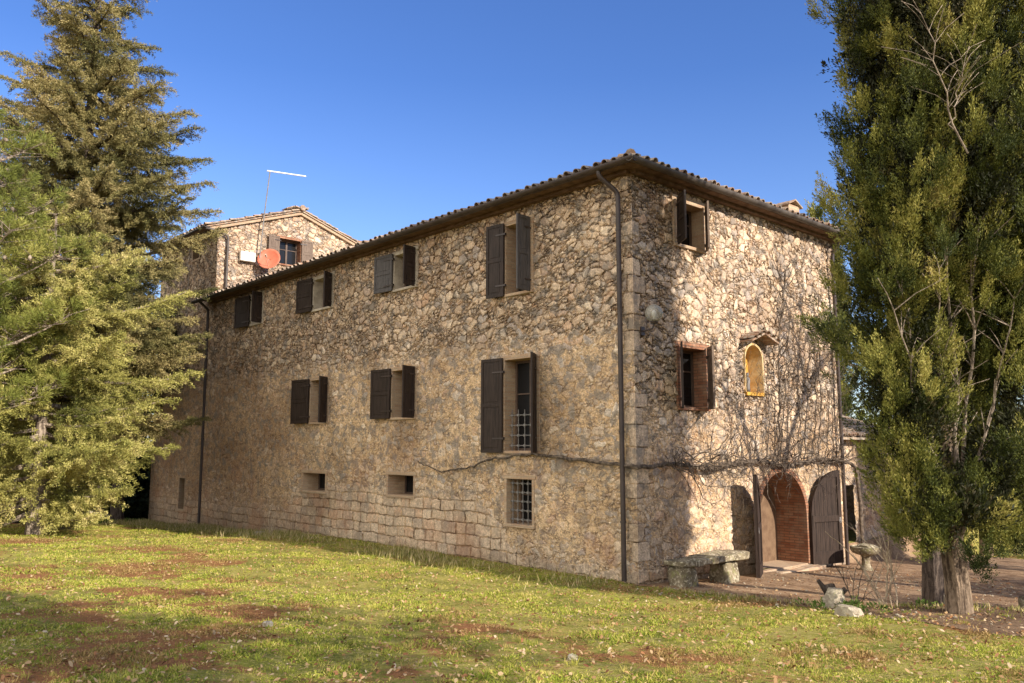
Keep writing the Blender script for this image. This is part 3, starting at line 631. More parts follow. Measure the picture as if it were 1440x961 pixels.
# ------------------------------------------------------------------ roofs
SL = math.tan(rad(17)); OV = .42; RZ = EZ+.03
def tile_field(mb, O, a, bdir, La, Lb, clip=None, seed=0, pitch=.265, row=.36):
    """barrel tiles: columns along a, rows up along bdir from the eave"""
    rn = random.Random(seed); a = Vector(a).normalized(); bd = Vector(bdir).normalized(); nn = a.cross(bd).normalized()
    if nn.z < 0: nn = -nn
    O = Vector(O)
    for i in range(int(La/pitch)):
        for j in range(int(Lb/row)+1):
            ca = (i+.5)*pitch; cb = j*row
            if clip and not clip(ca, cb): continue
            for kind in (0,1):
                cc = ca+(pitch/2 if kind else 0); r0, r1 = (.088,.075) if not kind else (.085,.085)
                o = O+a*(cc+rn.uniform(-.02,.02))+bd*(cb+rn.uniform(-.05,.05)-(.05 if kind==0 else 0))
                ln = row*1.22; tw = rn.uniform(-.3,.3)
                lift0 = .055 if kind==0 else .075; lift1 = lift0-.03
                lift0 += rn.uniform(-.01,.025)
                vs = []; K = 6; T = .016
                for (t, r, lf) in ((0,r0,lift0),(1,r1,lift1)):
                    for rr in (r, r-T):
                        for k in range(K+1):
                            th = math.pi*k/K; sx = math.cos(th)*rr; sz = math.sin(th)*rr*.9
                            if kind: sz = -sz*.75
                            vs.append(o+a*(sx+tw*t*.1)+bd*(t*ln)+nn*(sz+lf))
                m = K+1; fs = []
                for k in range(K):
                    fs += [(k,k+1,2*m+k+1,2*m+k),(k,m+k,m+k+1,k+1)]
                    if j == 0: fs.append((m+k,3*m+k,3*m+k+1,m+k+1))
                mb.add(vs, fs, rn.random())
rt = MB()
ang = math.atan(SL); cs, sn = math.cos(ang), math.sin(ang); half = WD/2; ridge = RZ+(half+OV)*SL
# solid slab under the tiles
def slab(mb, pts, t=.06):
    pts = [Vector(p) for p in pts]; n = len(pts); mb.add(pts+[p-Vector((0,0,t)) for p in pts], [tuple(range(n)), tuple(range(2*n-1,n-1,-1))]+[(i,i+n,(i+1)%n+n,(i+1)%n) for i in range(n)])
e0, e1 = -OV, WD+.62; xe = .38
hipx = xe-(half+OV)
S0 = [(L-.9,e0,RZ),(xe,e0,RZ),(hipx,half,ridge),(L+.0,half,ridge),(L,e0+.55,RZ+.55*SL),(L-.9,e0+.55,RZ+.55*SL)]
slab(rt, S0); slab(rt, [(xe,e0,RZ),(xe,e1,RZ),(hipx,half,ridge)]); slab(rt, [(xe,e1,RZ),(L,e1,RZ),(L,half,ridge),(hipx,half,ridge)])
run = (half+OV)/cs
tile_field(rt, (xe,e0,RZ), (-1,0,0), (0,cs,sn), xe-L+.9, run, lambda ca,cb: ca > cb*cs-.05 and (xe-ca > L or cb < .5), 1)
tile_field(rt, (xe,e0,RZ), (0,1,0), (-cs,0,sn), e1-e0, run, lambda ca,cb: ca > cb*cs-.05 and (e1-e0-ca) > cb*cs-.05, 2)
hp = [Vector((xe-.10,e0+.10,RZ+.10)), Vector((hipx,half,ridge+.13))]; nh = 17
for k in range(nh):
    p0 = hp[0].lerp(hp[1], k/nh)+Vector((0,0,.035)); p1 = hp[0].lerp(hp[1], (k+1.25)/nh)
    rt.tube([p0,p1], [.11,.09], 9)
rt.build('roof', M['tile'], house)
b = MB(); b.box(L,xe-.03,e0+.03,.0-.0,EZ-.045,EZ-.03); b.box(.0,xe-.03,.0,e1,EZ-.05,EZ-.032)
b.box(.0,.14,.0,e1,EZ-.12,EZ-.052); b.box(L,.0,-.14,-.0,EZ-.12,EZ-.052)
b.build('eave_boards', M['soffit'], house)
def gutter(name, p0, p1, outv, r, mat, parent):
    """half round channel from p0 to p1"""
    p0, p1, outv = Vector(p0), Vector(p1), Vector(outv); b = MB(); K = 10; vs = []
    for rr in (r, r-.012):
        for p in (p0,p1):
            for k in range(K+1):
                th = math.pi*k/K; vs.append(p+outv*(math.cos(th)*rr)+Vector((0,0,-math.sin(th)*rr)))
    m = K+1; fs = []
    for k in range(K): fs += [(k,k+1,m+k+1,m+k),(2*m+k,3*m+k,3*m+k+1,2*m+k+1),(k,2*m+k,2*m+k+1,k+1),(m+k,m+k+1,3*m+k+1,3*m+k)]
    fs += [(0,m,3*m,2*m),(K,2*m+K,3*m+K,m+K)]
    b.add(vs, fs)
    nb = int((p1-p0).length/.9)
    for i in range(1, nb):
        p = p0.lerp(p1, i/nb); dv = (p1-p0).normalized()*.012
        for k in range(K):
            t0, t1 = math.pi*k/K, math.pi*(k+1)/K; rr = r+.006
            q = [p+outv*(math.cos(t)*rr)+Vector((0,0,-math.sin(t)*rr)) for t in (t0,t1)]
            b.add([q[0]-dv,q[1]-dv,q[1]+dv,q[0]+dv],[(0,1,2,3)])
    return b.build(name, mat, parent, smooth=True)
GR = .10
gutter('gutter', (L-.95,e0-.06,RZ-.01), (xe+.14,e0-.06,RZ-.005), (0,-1,0), GR, M['pipe'], house)
gutter('gutter', (xe+.06,e0-.14,RZ-.01), (xe+.06,e1+.05,RZ-.005), (1,0,0), GR, M['gutter'], house)
def pipe(pts, r, parent, mat='pipe', brackets=()):
    b = MB(); P = []
    pts = [Vector(p) for p in pts]
    for i,p in enumerate(pts):              # rounded bends
        if 0 < i < len(pts)-1:
            a = (pts[i-1]-p).normalized()*min(.09,(pts[i-1]-p).length*.4); c = (pts[i+1]-p).normalized()*min(.09,(pts[i+1]-p).length*.4)
            P += [p+a, p+(a+c)*.32, p+c]
        else: P.append(p)
    b.tube(P, r, 12)
    for z in brackets:
        x,y = pts[-1].x, pts[-1].y; b.tube([(x,y,z-.02),(x,y,z+.02)], r+.012, 12)
    return b.build('drainpipe', M[mat], parent, smooth=True)
pipe([(-.46,e0-.06,RZ-.09),(-.46,e0-.05,RZ-.20),(-.24,-.13,8.0),(-.24,-.13,.05)], .052, house, brackets=(7.2,5.2,3.,1.2))
pipe([(-21.75,e0-.06,RZ-.09),(-21.7,-.13,8.15),(-21.66,-.13,-.35)], .052, house, brackets=(7,5,3,1))
pipe([(xe+.06,8.55,RZ-.09),(.13,8.50,8.0),(.13,8.50,-.4)], .05, house, brackets=(7,5,3,1))
def vent(cx, cy, cz, parent, name='chimney'):
    b = MB(); b.box(cx-.2,cx+.2,cy-.28,cy+.28,cz-.3,cz+.2); b.build(name, M['brick_pale'], parent, bevel=.01)
    c = MB()
    for s in (-1,1): c.add([(cx-.26,cy,cz+.36),(cx+.26,cy,cz+.36),(cx+.26,cy+s*.36,cz+.2),(cx-.26,cy+s*.36,cz+.2),(cx-.26,cy,cz+.32),(cx+.26,cy,cz+.32),(cx+.26,cy+s*.36,cz+.16),(cx-.26,cy+s*.36,cz+.16)],[(0,1,2,3),(4,7,6,5),(2,6,7,3),(0,3,7,4),(1,5,6,2)])
    c.build('chimney_cap', M['tile'], parent)
vent(-.25,6.85,RZ+.75*SL+.12,house)

# ------------------------------------------------------------------ tower
TX, TW, TY = -21.5, 7.3, .06
TZ = 11.62; tsl = .345; tr = TZ+(TW/2)*tsl
TWIN = (2.72,3.72,10.45,11.55)
V, Fc = wall_sheet('x', TX, TY, TW, 8.0, TZ, .05, [TWIN], 1)
us = np.linspace(TY,TW,140); ts = np.linspace(0,1,20); top = TZ+ (TW/2-np.abs(us-TW/2))*tsl
A = np.stack([np.full((140,20),TX), np.repeat(us[:,None],20,1), TZ+ts[None,:]*(top-TZ)[:,None]],-1).reshape(-1,3)
I = np.arange(140*20).reshape(140,20)+len(V); F2 = np.stack([I[:-1,:-1],I[1:,:-1],I[1:,1:],I[:-1,1:]],-1).reshape(-1,4)
npmesh('wall', np.concatenate([V,A]), np.concatenate([Fc,F2]), M['masonry'], tower, True)['label'] = 'sunlit gable wall'
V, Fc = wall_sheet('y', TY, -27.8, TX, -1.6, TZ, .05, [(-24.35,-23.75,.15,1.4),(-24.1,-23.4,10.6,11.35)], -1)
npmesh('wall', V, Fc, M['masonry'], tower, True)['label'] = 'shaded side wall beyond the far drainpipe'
b = MB(); b.box(-27.8,-27.78,TY+.0,TW,-1.6,TZ); b.box(-27.8,TX,TW,TW+.02,-1.6,TZ); b.build('wall', M['masonry_far'], tower)
for (x0,x1,z0,z1) in ((-24.35,-23.75,.15,1.4),(-24.1,-23.4,10.6,11.35)):
    q = MB(); t = .08
    for bx in ((x0-t,x0,z0,z1),(x1,x1+t,z0,z1),(x0-t,x1+t,z1,z1+t),(x0-t,x1+t,z0-t,z0)): q.box(bx[0],bx[1],TY-.012,TY+.45,bx[2],bx[3])
    sr = q.build('window_surround', M['brick_pale'], tower)
    q = MB(); q.box(x0,x1,TY+.40,TY+.42,z0,z1); q.build('pane', M['glass'], sr)
reveal(*TWIN,'T',.4,M['brick'],tower); casement(*TWIN,'T',.38,tower)
leaf_obj((TX+.07,TWIN[0]-.02), (.10,-1), .52, TWIN[2]-.04, TWIN[3]+.05, M['shutter_w'], tower); leaf_obj((TX+.07,TWIN[1]+.02), (.10,1), .52, TWIN[2]-.04, TWIN[3]+.05, M['shutter_w'], tower)
rt = MB(); o2 = .5; xg = TX+.16
a1 = math.atan(tsl); c1, s1 = math.cos(a1), math.sin(a1)
zr = TZ+.03
slab(rt, [(-28.2,-o2,zr-o2*tsl),(xg,-o2,zr-o2*tsl),(xg,TW/2,zr+TW/2*tsl),(-28.2,TW/2,zr+TW/2*tsl)], .05); slab(rt, [(xg,TW+o2,zr-o2*tsl),(-28.2,TW+o2,zr-o2*tsl),(-28.2,TW/2,zr+TW/2*tsl),(xg,TW/2,zr+TW/2*tsl)], .05)
tile_field(rt, (xg+.06,-o2,zr-o2*tsl), (-1,0,0), (0,c1,s1), 6.6, (TW/2+o2)/c1, None, 5)
tile_field(rt, (xg+.06,TW+o2,zr-o2*tsl), (-1,0,0), (0,-c1,s1), 3.0, (TW/2+o2)/c1, None, 6)
for k in range(16): x = xg+.1-k*.4; rt.tube([(x,TW/2,tr+.13),(x-.48,TW/2,tr+.11)], [.13,.105], 9)
rt.build('roof', M['tile'], tower)
b = MB()                                                    # brick verge under the gable tiles
for s in (0,1):
    ya, yb = (-.35,TW/2) if s==0 else (TW/2,TW+.35)
    za, zb = (zr-.35*tsl, zr+TW/2*tsl) if s==0 else (zr+TW/2*tsl, zr-.35*tsl)
    b.add([(x,y,z+d) for x in (TX-.05,TX+.10) for (y,z) in ((ya,za),(yb,zb)) for d in (-.18,-.06)], [(0,1,3,2),(4,6,7,5),(0,4,5,1),(2,3,7,6),(0,2,6,4),(1,5,7,3)])
b.build('verge', M['brick_pale'], tower)
gutter('gutter', (-28.2,-o2-.05,zr-o2*tsl-.01), (xg+.05,-o2-.05,zr-o2*tsl-.005), (0,-1,0), .07, M['pipe'], tower)
pipe([(TX+.02,-o2-.03,zr-o2*tsl-.07),(TX+.12,-.25,11.38),(TX+.12,.42,11.22),(TX+.12,.42,8.6)], .05, tower, 'gutter', brackets=(10.6,9.7))
vent(-22.3,TW/2,tr+.05,tower)
b = MB(); b.box(TX-.5,TX-.05,6.5,6.9,11.7,12.12); b.build('chimney', M['brick'], tower)

# dish, mast, box
t = empty('satellite_dish', (TX+.05,1.95,10.0), 'round orange red satellite dish bolted to the tower gable above the tiles', 'satellite dish')
c = Vector((TX+.55,2.02,10.42)); ax = Vector((.72,-.62,.30)).normalized(); a = ax.orthogonal().normalized(); d = ax.cross(a)
vs = []; fs = []; K = 24; Rn = 6
for i in range(Rn+1):
    r = .52*i/Rn
    for k in range(K): th = 2*math.pi*k/K; vs.append(c+(a*math.cos(th)+d*math.sin(th))*r*.9+ax*(.12*(i/Rn)**2-.06))
for i in range(Rn):
    for k in range(K): fs.append((i*K+k,(i+1)*K+k,(i+1)*K+(k+1)%K,i*K+(k+1)%K))
b = MB(); b.add(vs,fs); do = b.build('dish', plain('orange_dish_paint', (.50,.13,.07), (.56,.17,.10), 3., .45, .4, .001, .1), t, smooth=True)
sm = do.modifiers.new('solid','SOLIDIFY'); sm.thickness = .015
b = MB(); dn = Vector((0,0,-.5)); b.tube([c+dn*.8, c+ax*.5+Vector((0,0,-.12))], .013, 6); b.tube([c+ax*.44+Vector((0,0,-.14)), c+ax*.56+Vector((0,0,-.09))], .035, 8); b.build('feed_arm', M['concrete'], t)
b = MB(); b.tube([c-ax*.06, Vector((TX,2.1,10.4))], .03, 8); b.tube([Vector((TX+.12,2.06,10.0)),Vector((TX+.12,2.06,10.7))], .025, 8); b.build('bracket', M['iron'], t)
t = empty('antenna_mast', (TX+.14,2.0,10.3), 'thin white metal mast with one horizontal arm rising above the tower roof', 'antenna')
b = MB(); b.tube([(TX+.3,1.72,10.45),(TX+.3,1.86,12.4),(TX+.3,2.04,14.3)], .026, 8); b.build('mast', M['iron'], t)
b = MB(); b.tube([(TX+.3,1.9,14.26),(TX+.3,3.7,14.42)], .034, 8); b.build('arm', plain('white_metal', (.62,.62,.6), (.75,.75,.72), 4., .4), t)
for z in (10.7,11.7): b = MB(); b.box(TX,TX+.3,1.79,1.83,z,z+.03); b.build('clamp', M['iron'], t)
b = MB(); b.box(TX+.02,TX+.2,.95,1.6,10.28,10.68); tag(b.build('junction_box', plain('white_box', (.7,.66,.58), (.78,.74,.66), 3., .5), bevel=.02), 'small white box on the tower gable left of the orange dish', 'junction box')

# ------------------------------------------------------------------ lean-to beyond the end wall
an = empty('lean_to', (-1.2,10.3,-.6), 'low stone annex with a tiled lean-to roof past the right end of the farmhouse', 'annex')
V, Fc = wall_sheet('x', -.55, WD+.03, 13.4, -1.4, 2.9, .05, [(9.7,10.5,-.7,1.6)], 1); npmesh('wall', V, Fc, M['masonry'], an, True)
b = MB(); b.box(-5,-.55,13.4,13.42,-1.4,3.4); b.build('side_wall', M['masonry_far'], an); b = MB(); b.box(-1.0,-.95,9.6,10.6,-.7,1.7); b.build('door', M['door'], an)
rt = MB(); slab(rt, [(-.2,WD+.02,2.95),(-.2,13.7,2.95),(-5,13.7,4.5),(-5,WD+.02,4.5)]); tile_field(rt, (-.2,WD+.02,2.96), (0,1,0), (-.95,0,.307), 4.9, 5., None, 9); rt.build('roof', M['tile'], an)

# ------------------------------------------------------------------ wall lamp
t = empty('wall_lamp', (.02,.20,5.1), 'clear glass globe lamp on a short dark bracket at the corner of the house', 'wall lamp')
def glassm():
    g = N('clear_globe_glass'); P = g.pos(); tb = g.t.nodes.new('ShaderNodeBsdfTransparent'); tb.inputs[0].default_value = (.9,.9,.88,1)
    gl = g.t.nodes.new('ShaderNodeBsdfGlossy'); gl.inputs['Roughness'].default_value = .12; gl.inputs[0].default_value = (.9,.88,.82,1)
    df = g.t.nodes.new('ShaderNodeBsdfDiffuse'); g.put(df.inputs[0], g.mix(g.noise(P,6.,3.), (.5,.46,.4), (.62,.58,.5)))
    fr = g.t.nodes.new('ShaderNodeFresnel'); fr.inputs[0].default_value = 1.5
    m1 = g.t.nodes.new('ShaderNodeMixShader'); m2 = g.t.nodes.new('ShaderNodeMixShader'); m2.inputs[0].default_value = .35
    g.t.links.new(fr.outputs[0], m1.inputs[0]); g.t.links.new(tb.outputs[0], m1.inputs[1]); g.t.links.new(gl.outputs[0], m1.inputs[2])
    g.t.links.new(m1.outputs[0], m2.inputs[1]); g.t.links.new(df.outputs[0], m2.inputs[2]); g.t.links.new(m2.outputs[0], g.out.inputs[0]); return g.m
c = Vector((.26,.36,5.42)); R = .185; prof = [(R*math.sin(math.pi*k/16)+.001, -R*math.cos(math.pi*k/16)) for k in range(17)]
b = MB(); b.lathe(prof, c, 28); b.build('globe', glassm(), t, smooth=True)
b = MB(); b.lathe([(.022,-.10),(.035,-.04),(.05,.02),(.04,.07),(.01,.09)], c+Vector((0,0,-.02)), 14); b.build('bulb', plain('white_bulb', (.75,.74,.7), (.8,.8,.76), 3., .3), t, smooth=True)
b = MB(); b.lathe([(.07,-R-.03),(.085,-R),(.07,-R+.03)], c, 16); b.tube([c+Vector((0,0,-R-.02)), c+Vector((-.03,-.02,-R-.13)), Vector((.10,.30,5.08)), Vector((.0,.28,5.06))], .022, 8); b.box(0,.03,.22,.34,4.98,5.16); b.build('bracket', M['pipe'], t)

# ------------------------------------------------------------------ vine
vine = empty('wall_vine', (.3,8.9,h1(.3,8.9)), 'bare woody vine trained along the walls and branching over the sunlit end wall', 'vine')
def wiggle(p0, p1, n, amp, rn): 
    p0, p1 = Vector(p0), Vector(p1); return [p0.lerp(p1,i/n)+Vector((rn.gauss(0,amp),rn.gauss(0,amp),rn.gauss(0,amp))) for i in range(n+1)]
rn = random.Random(4)
path = [(-7.35,-.05,2.30),(-7.1,-.07,2.22),(-6.7,-.07,2.16),(-6.3,-.07,2.05),(-5.9,-.08,2.12),(-5.4,-.08,2.16),(-5.0,-.08,2.22),(-4.6,-.08,2.36),(-4.2,-.09,2.43),(-3.8,-.09,2.44),(-3.4,-.10,2.50),(-2.9,-.09,2.53),(-2.4,-.09,2.50),(-1.9,-.09,2.44),(-1.3,-.09,2.40),(-.6,-.10,2.36),(-.1,-.10,2.32),(.09,-.06,2.30),(.10,.4,2.28)]
y = .8
while y < 8.9: path.append((.12+.03*math.sin(y*3), y, 2.30+.07*math.sin(y*1.9)+rn.uniform(-.03,.03))); y += .35
path += [(.28,8.95,2.1),(.32,9.0,1.2),(.34,8.95,-.5)]
pp = []
for i in range(len(path)-1):
    for k in range(3): q = Vector(path[i]).lerp(Vector(path[i+1]), k/3); pp.append(q+Vector((rn.uniform(-.008,.008),rn.uniform(-.01,.01),rn.uniform(-.02,.02))))
pp.append(Vector(path[-1])); m = len(pp)
b = MB(); b.tube(pp, [(.012+.036*min(1,i/(m*.45)))*rn.uniform(.85,1.2) for i in range(m)], 8); b.build('stem', M['twig'], vine, smooth=True)
b = MB()
def twig(p, d, ln, r, wall, rn, depth=0, curl=.35, grav=0.):
    """random walk close to a wall plane; wall: 'x' keep x>0.03, 'y' keep y<-0.03"""
    n = max(4, int(ln/.11)); P = [Vector(p)]; d = Vector(d).normalized(); R = []
    for i in range(n):
        d = (d+Vector((rn.gauss(0,curl*.35),rn.gauss(0,curl),rn.gauss(0,curl)-grav)) if wall=='x' else d+Vector((rn.gauss(0,curl),rn.gauss(0,curl*.3),rn.gauss(0,curl)-grav))).normalized()
        q = P[-1]+d*(ln/n)
        if wall=='x': q.x = min(max(q.x,.05),.75)
        else: q.y = max(min(q.y,-.05),-.3)
        P.append(q)
        if depth < 2 and rn.random() < .22 and i > 0: twig(q, d+Vector((rn.gauss(0,.3),rn.gauss(0,.9),rn.gauss(0,.9))), ln*rn.uniform(.25,.55), r*.6, wall, rn, depth+1, curl, grav)
    b.tube(P, [max(.0035, r*(1-i/(n+1)*.8)) for i in range(n+1)], 4 if r < .012 else 6, False)
for i in range(105):                                     # tangle along the string course
    y = rn.uniform(.9,8.8); s = rn.choice((-1,1)); twig((.14,y,2.32+rn.uniform(-.05,.12)), (rn.uniform(.1,.8),s*1.,rn.uniform(-.35,.5)), rn.uniform(.5,1.6), rn.uniform(.007,.017), 'x', rn, 0, .33)
for i in range(40):                                     # hanging ends
    y = rn.uniform(1.5,8.6); twig((.14,y,2.3), (.5,rn.uniform(-.4,.4),-.8), rn.uniform(.3,.9), .006, 'x', rn, 0, .3, .08)
for (y,zt,r) in ((5.2,7.1,.032),(4.7,5.2,.014),(5.4,6.0,.018),(7.2,6.4,.018),(6.5,6.6,.016),(8.0,6.0,.014),(3.7,5.0,.012),(4.2,4.2,.013),(6.2,5.2,.016),(6.9,5.8,.016),(7.6,4.9,.014),(3.2,3.7,.011),(8.3,5.4,.014),(5.7,5.0,.014),(2.4,3.2,.01)):   # climbing canes
    z = 2.35; P = [Vector((.1,y,z))]; 
    while z < zt:
        z += .16; P.append(Vector((.09+.05*rn.random(), P[-1].y+rn.gauss(.02,.035), z)))
        for _ in range(rn.choice((0,1,1,2))): twig(P[-1], (rn.uniform(.1,.6),rn.choice((-1,1))*rn.uniform(.5,1.),rn.uniform(0,1.)), rn.uniform(.35,1.2), r*.45, 'x', rn, 0, .25)
    b.tube(P, [r*(1-.65*i/len(P)) for i in range(len(P))], 6, False)
for i in range(14): x = rn.uniform(-6.9,-.5); k = min(range(17), key=lambda j: abs(path[j][0]-x)); twig((path[k][0],-.1,path[k][2]), (rn.choice((-1,1)),-.1,rn.uniform(-.2,.8)), rn.uniform(.2,.6), .006, 'y', rn, 1, .4)
o = b.build('twigs', M['twig'], vine); o['kind'] = 'stuff'

# ------------------------------------------------------------------ bench, pedestal, stones, stump, sapling
t = empty('stone_bench', (.6,1.5,-.05), 'lichen covered stone slab bench against the end wall beside the open door', 'bench')
import bmesh
rough_box('seat', .28,.84,.42,1.30,.36,.47, M['lichen'], t, 21, 9, .012, .02); rough_box('seat', .22,.84,1.32,2.72,.33,.48, M['lichen'], t, 22, 9, .014, -.02)
rough_box('support', .30,.74,.50,.90,-.25,.36, M['lichen'], t, 23, 8, .03); rough_box('support', .28,.76,1.95,2.42,-.3,.33, M['lichen'], t, 24, 8, .035)
pz = h1(.95,7.9)
t = empty('stone_pedestal', (1.0,7.7,pz), 'weathered stone basin on a narrow foot standing right of the folded door leaf', 'pedestal')
b = MB(); b.lathe([(.17,-.05),(.16,.05),(.10,.14),(.09,.30),(.12,.38)], (1.0,7.7,pz), 18); b.build('foot', M['lichen'], t, smooth=True)
b = MB(); b.lathe([(.12,.38),(.30,.44),(.36,.52),(.37,.60),(.32,.61),(.26,.56),(.02,.54)], (1.0,7.7,pz), 20); rock(b, (1.05,7.7,pz+.6), (.22,.2,.07), 3, 2); b.build('basin', M['lichen'], t, smooth=True)
def stone(name, x, y, s, seed, mat, label, group=None, rz=0):
    b = MB(); rock(b, (x,y,h1(x,y)+s[2]*.45), s, seed, 4, .24); return tag(b.build(name, M[mat], smooth=True), label, 'rock', group)
stone('rock', 4.25,-.45,(.13,.11,.19),31,'pale_rock','upright pale rock leaning beside the dark stump on the lawn edge')
stone('rock', 4.85,-1.15,(.17,.12,.09),32,'pale_rock','low pale rock lying in the weeds in front of the stump')
stone('rock', 4.55,2.75,(.20,.17,.25),33,'pale_rock','craggy grey rock leaning on the foot of the cypress side stem')
stone('rock', -28.6,-1.9,(.75,.5,.34),34,'pale_rock','pinkish boulder at the far lawn edge left of the tower')
stone('rock', -29.6,-2.5,(1.0,.35,.16),35,'pale_rock','long flat stone beside the pinkish boulder at the far lawn edge')
stone('rock', -13.9,-1.3,(.2,.14,.09),36,'pale_rock','small stone in the dry grass under the shaded wall')
stone('rock', 1.0,-8.3,(.06,.05,.04),38,'pale_rock','fist sized white stone lying on the lawn left of centre')
stone('rock', 4.8,-6.9,(.05,.045,.035),39,'pale_rock','small white stone on the foreground lawn')
b = MB(); sx, sy = 4.1,-.2; sz = h1(sx,sy)
b.tube([(sx,sy,sz-.1),(sx+.02,sy,sz+.18),(sx-.04,sy+.03,sz+.34)], [.15,.12,.09], 9); b.tube([(sx+.03,sy,sz+.1),(sx+.2,sy+.12,sz+.3)], [.07,.04], 7); b.tube([(sx,sy,sz+.15),(sx-.12,sy-.16,sz+.42)], [.06,.03], 7)
tag(b.build('tree_stump', M['bark_d'], smooth=True), 'dark broken tree stump between pale rocks at the lawn edge', 'stump')
t = empty('stone_trough', (6.2,3.5,h1(6.2,3.5)), 'rough stone block topped with a pale stone at the right picture edge', 'stone block'); zz = h1(6.2,3.5)
rough_box('block', 5.75,6.95,3.2,3.75,zz-.1,zz+.26, M['lichen'], t, 41, 8, .03); rough_box('top_stone', 5.85,6.85,3.25,3.7,zz+.27,zz+.50, M['pale_rock'], t, 42, 8, .04, .05)
def bare_shrub(x, y, hgt_, n, label, name='bare_sapling', seed=1, r0=.022, spread=.25, mat='twig_pale', group=None):
    rn = random.Random(seed); z = h1(x,y); b = MB()
    def br(p, d, ln, r, dep):
        m = max(3,int(ln/.12)); P = [Vector(p)]; d = Vector(d).normalized()
        for i in range(m):
            d = (d+Vector((rn.gauss(0,.12),rn.gauss(0,.12),rn.gauss(0.05,.08)))).normalized(); P.append(P[-1]+d*ln/m)
            if dep < 3 and rn.random() < .4 and i > 0: br(P[-1], d+Vector((rn.gauss(0,.6),rn.gauss(0,.6),rn.gauss(.1,.3))), ln*rn.uniform(.25,.5), r*.6, dep+1)
        b.tube(P, [max(.003,r*(1-.7*i/m)) for i in range(m+1)], 6, False)
    for k in range(n): br((x+rn.gauss(0,.04),y+rn.gauss(0,.04),z-.03), (rn.gauss(0,spread),rn.gauss(0,spread),1), hgt_*rn.uniform(.6,1), r0*rn.uniform(.6,1), 0)
    return tag(b.build(name, M[mat], smooth=True), label, 'sapling', group)
bare_shrub(4.65,.65,2.0,4,'leafless pale sapling with several stems in bare soil left of the cypress trunk', seed=5)
bare_shrub(4.1,.55,1.1,4,'low cluster of thin dark bare sticks between the stump and the pale sapling', seed=8, r0=.014, mat='twig')
bare_shrub(-13.3,-1.25,.75,5,'tuft of tall dry weed stalks below the shaded wall', 'dry_weed', 9, .018, .2)

# ------------------------------------------------------------------ foliage tools
def blades(name, B, D, L_, Wd, mat, parent, rnd, jitter=None):
    """diamond leaf faces. B base points, D unit directions"""
    n = len(B); D = D/np.linalg.norm(D,axis=1)[:,None]
    s = np.cross(D, NR.normal(size=(n,3))); s /= (np.linalg.norm(s,axis=1)[:,None]+1e-9)
    L_ = np.asarray(L_)[:,None]*np.ones((n,1)); Wd = np.asarray(Wd)[:,None]*np.ones((n,1))
    V = np.stack([B, B+D*L_*.5+s*Wd*.5, B+D*L_, B+D*L_*.5-s*Wd*.5],1).reshape(-1,3)
    Fc = np.arange(n*4).reshape(n,4)
    return npmesh(name, V, Fc, mat, parent, rnd=rnd)
def unit(v): return v/(np.linalg.norm(v,axis=-1,keepdims=True)+1e-9)
def trunk_mesh(name, pts, rs, mat, parent, n=14, flute=.12, seed=0):
    rn = np.random.default_rng(seed); f = sines(seed+60, 10, .8, 2.5); b = MB()
    pts = [Vector(p) for p in pts]; P = []; R = []
    for i in range(len(pts)-1):
        for k in range(5): P.append(pts[i].lerp(pts[i+1],k/5)); R.append(rs[i]*(1-k/5)+rs[i+1]*k/5)
    P.append(pts[-1]); R.append(rs[-1]); b.tube(P, R, n)
    V = np.array(b.v); c = np.repeat(np.array([p[:] for p in P]), n, 0); d = V-c; a = np.arctan2(d[:,1],d[:,0])
    k = 1+flute*np.sin(a*5+1.3*np.sin(V[:,2]*.9))+flute*.8*f(V*np.array([1,1,.25])); b.v = [tuple(v) for v in c+d*k[:,None]]
    return b.build(name, mat, parent, smooth=True)
def plumes(C, A, ln, wid, nb, bl, bw, spread=.55, crnd=None):
    """clusters of small blades round axes A at C; returns arrays for blades()"""
    n = len(C); C = np.repeat(C, nb, 0); A = np.repeat(unit(A), nb, 0); ln = np.repeat(ln*np.ones(n), nb)[:,None]; wid = np.repeat(wid*np.ones(n), nb)[:,None]
    t = NR.random((n*nb,1)); off = NR.normal(size=(n*nb,3)); off -= A*(off*A).sum(1,keepdims=True)
    prof = np.sin(np.clip(t*1.0+.12,0,1)*math.pi)**.7
    off = off*wid*prof*.55
    B = C+A*ln*t+off; D = unit(A+unit(off+NR.normal(size=off.shape)*.02)*spread+NR.normal(size=off.shape)*.3)
    r = (np.repeat(crnd, nb) if crnd is not None else 0)*.65+NR.random(n*nb)*.35
    return B, D, bl*NR.uniform(.6,1.3,n*nb), bw*NR.uniform(.7,1.3,n*nb), r

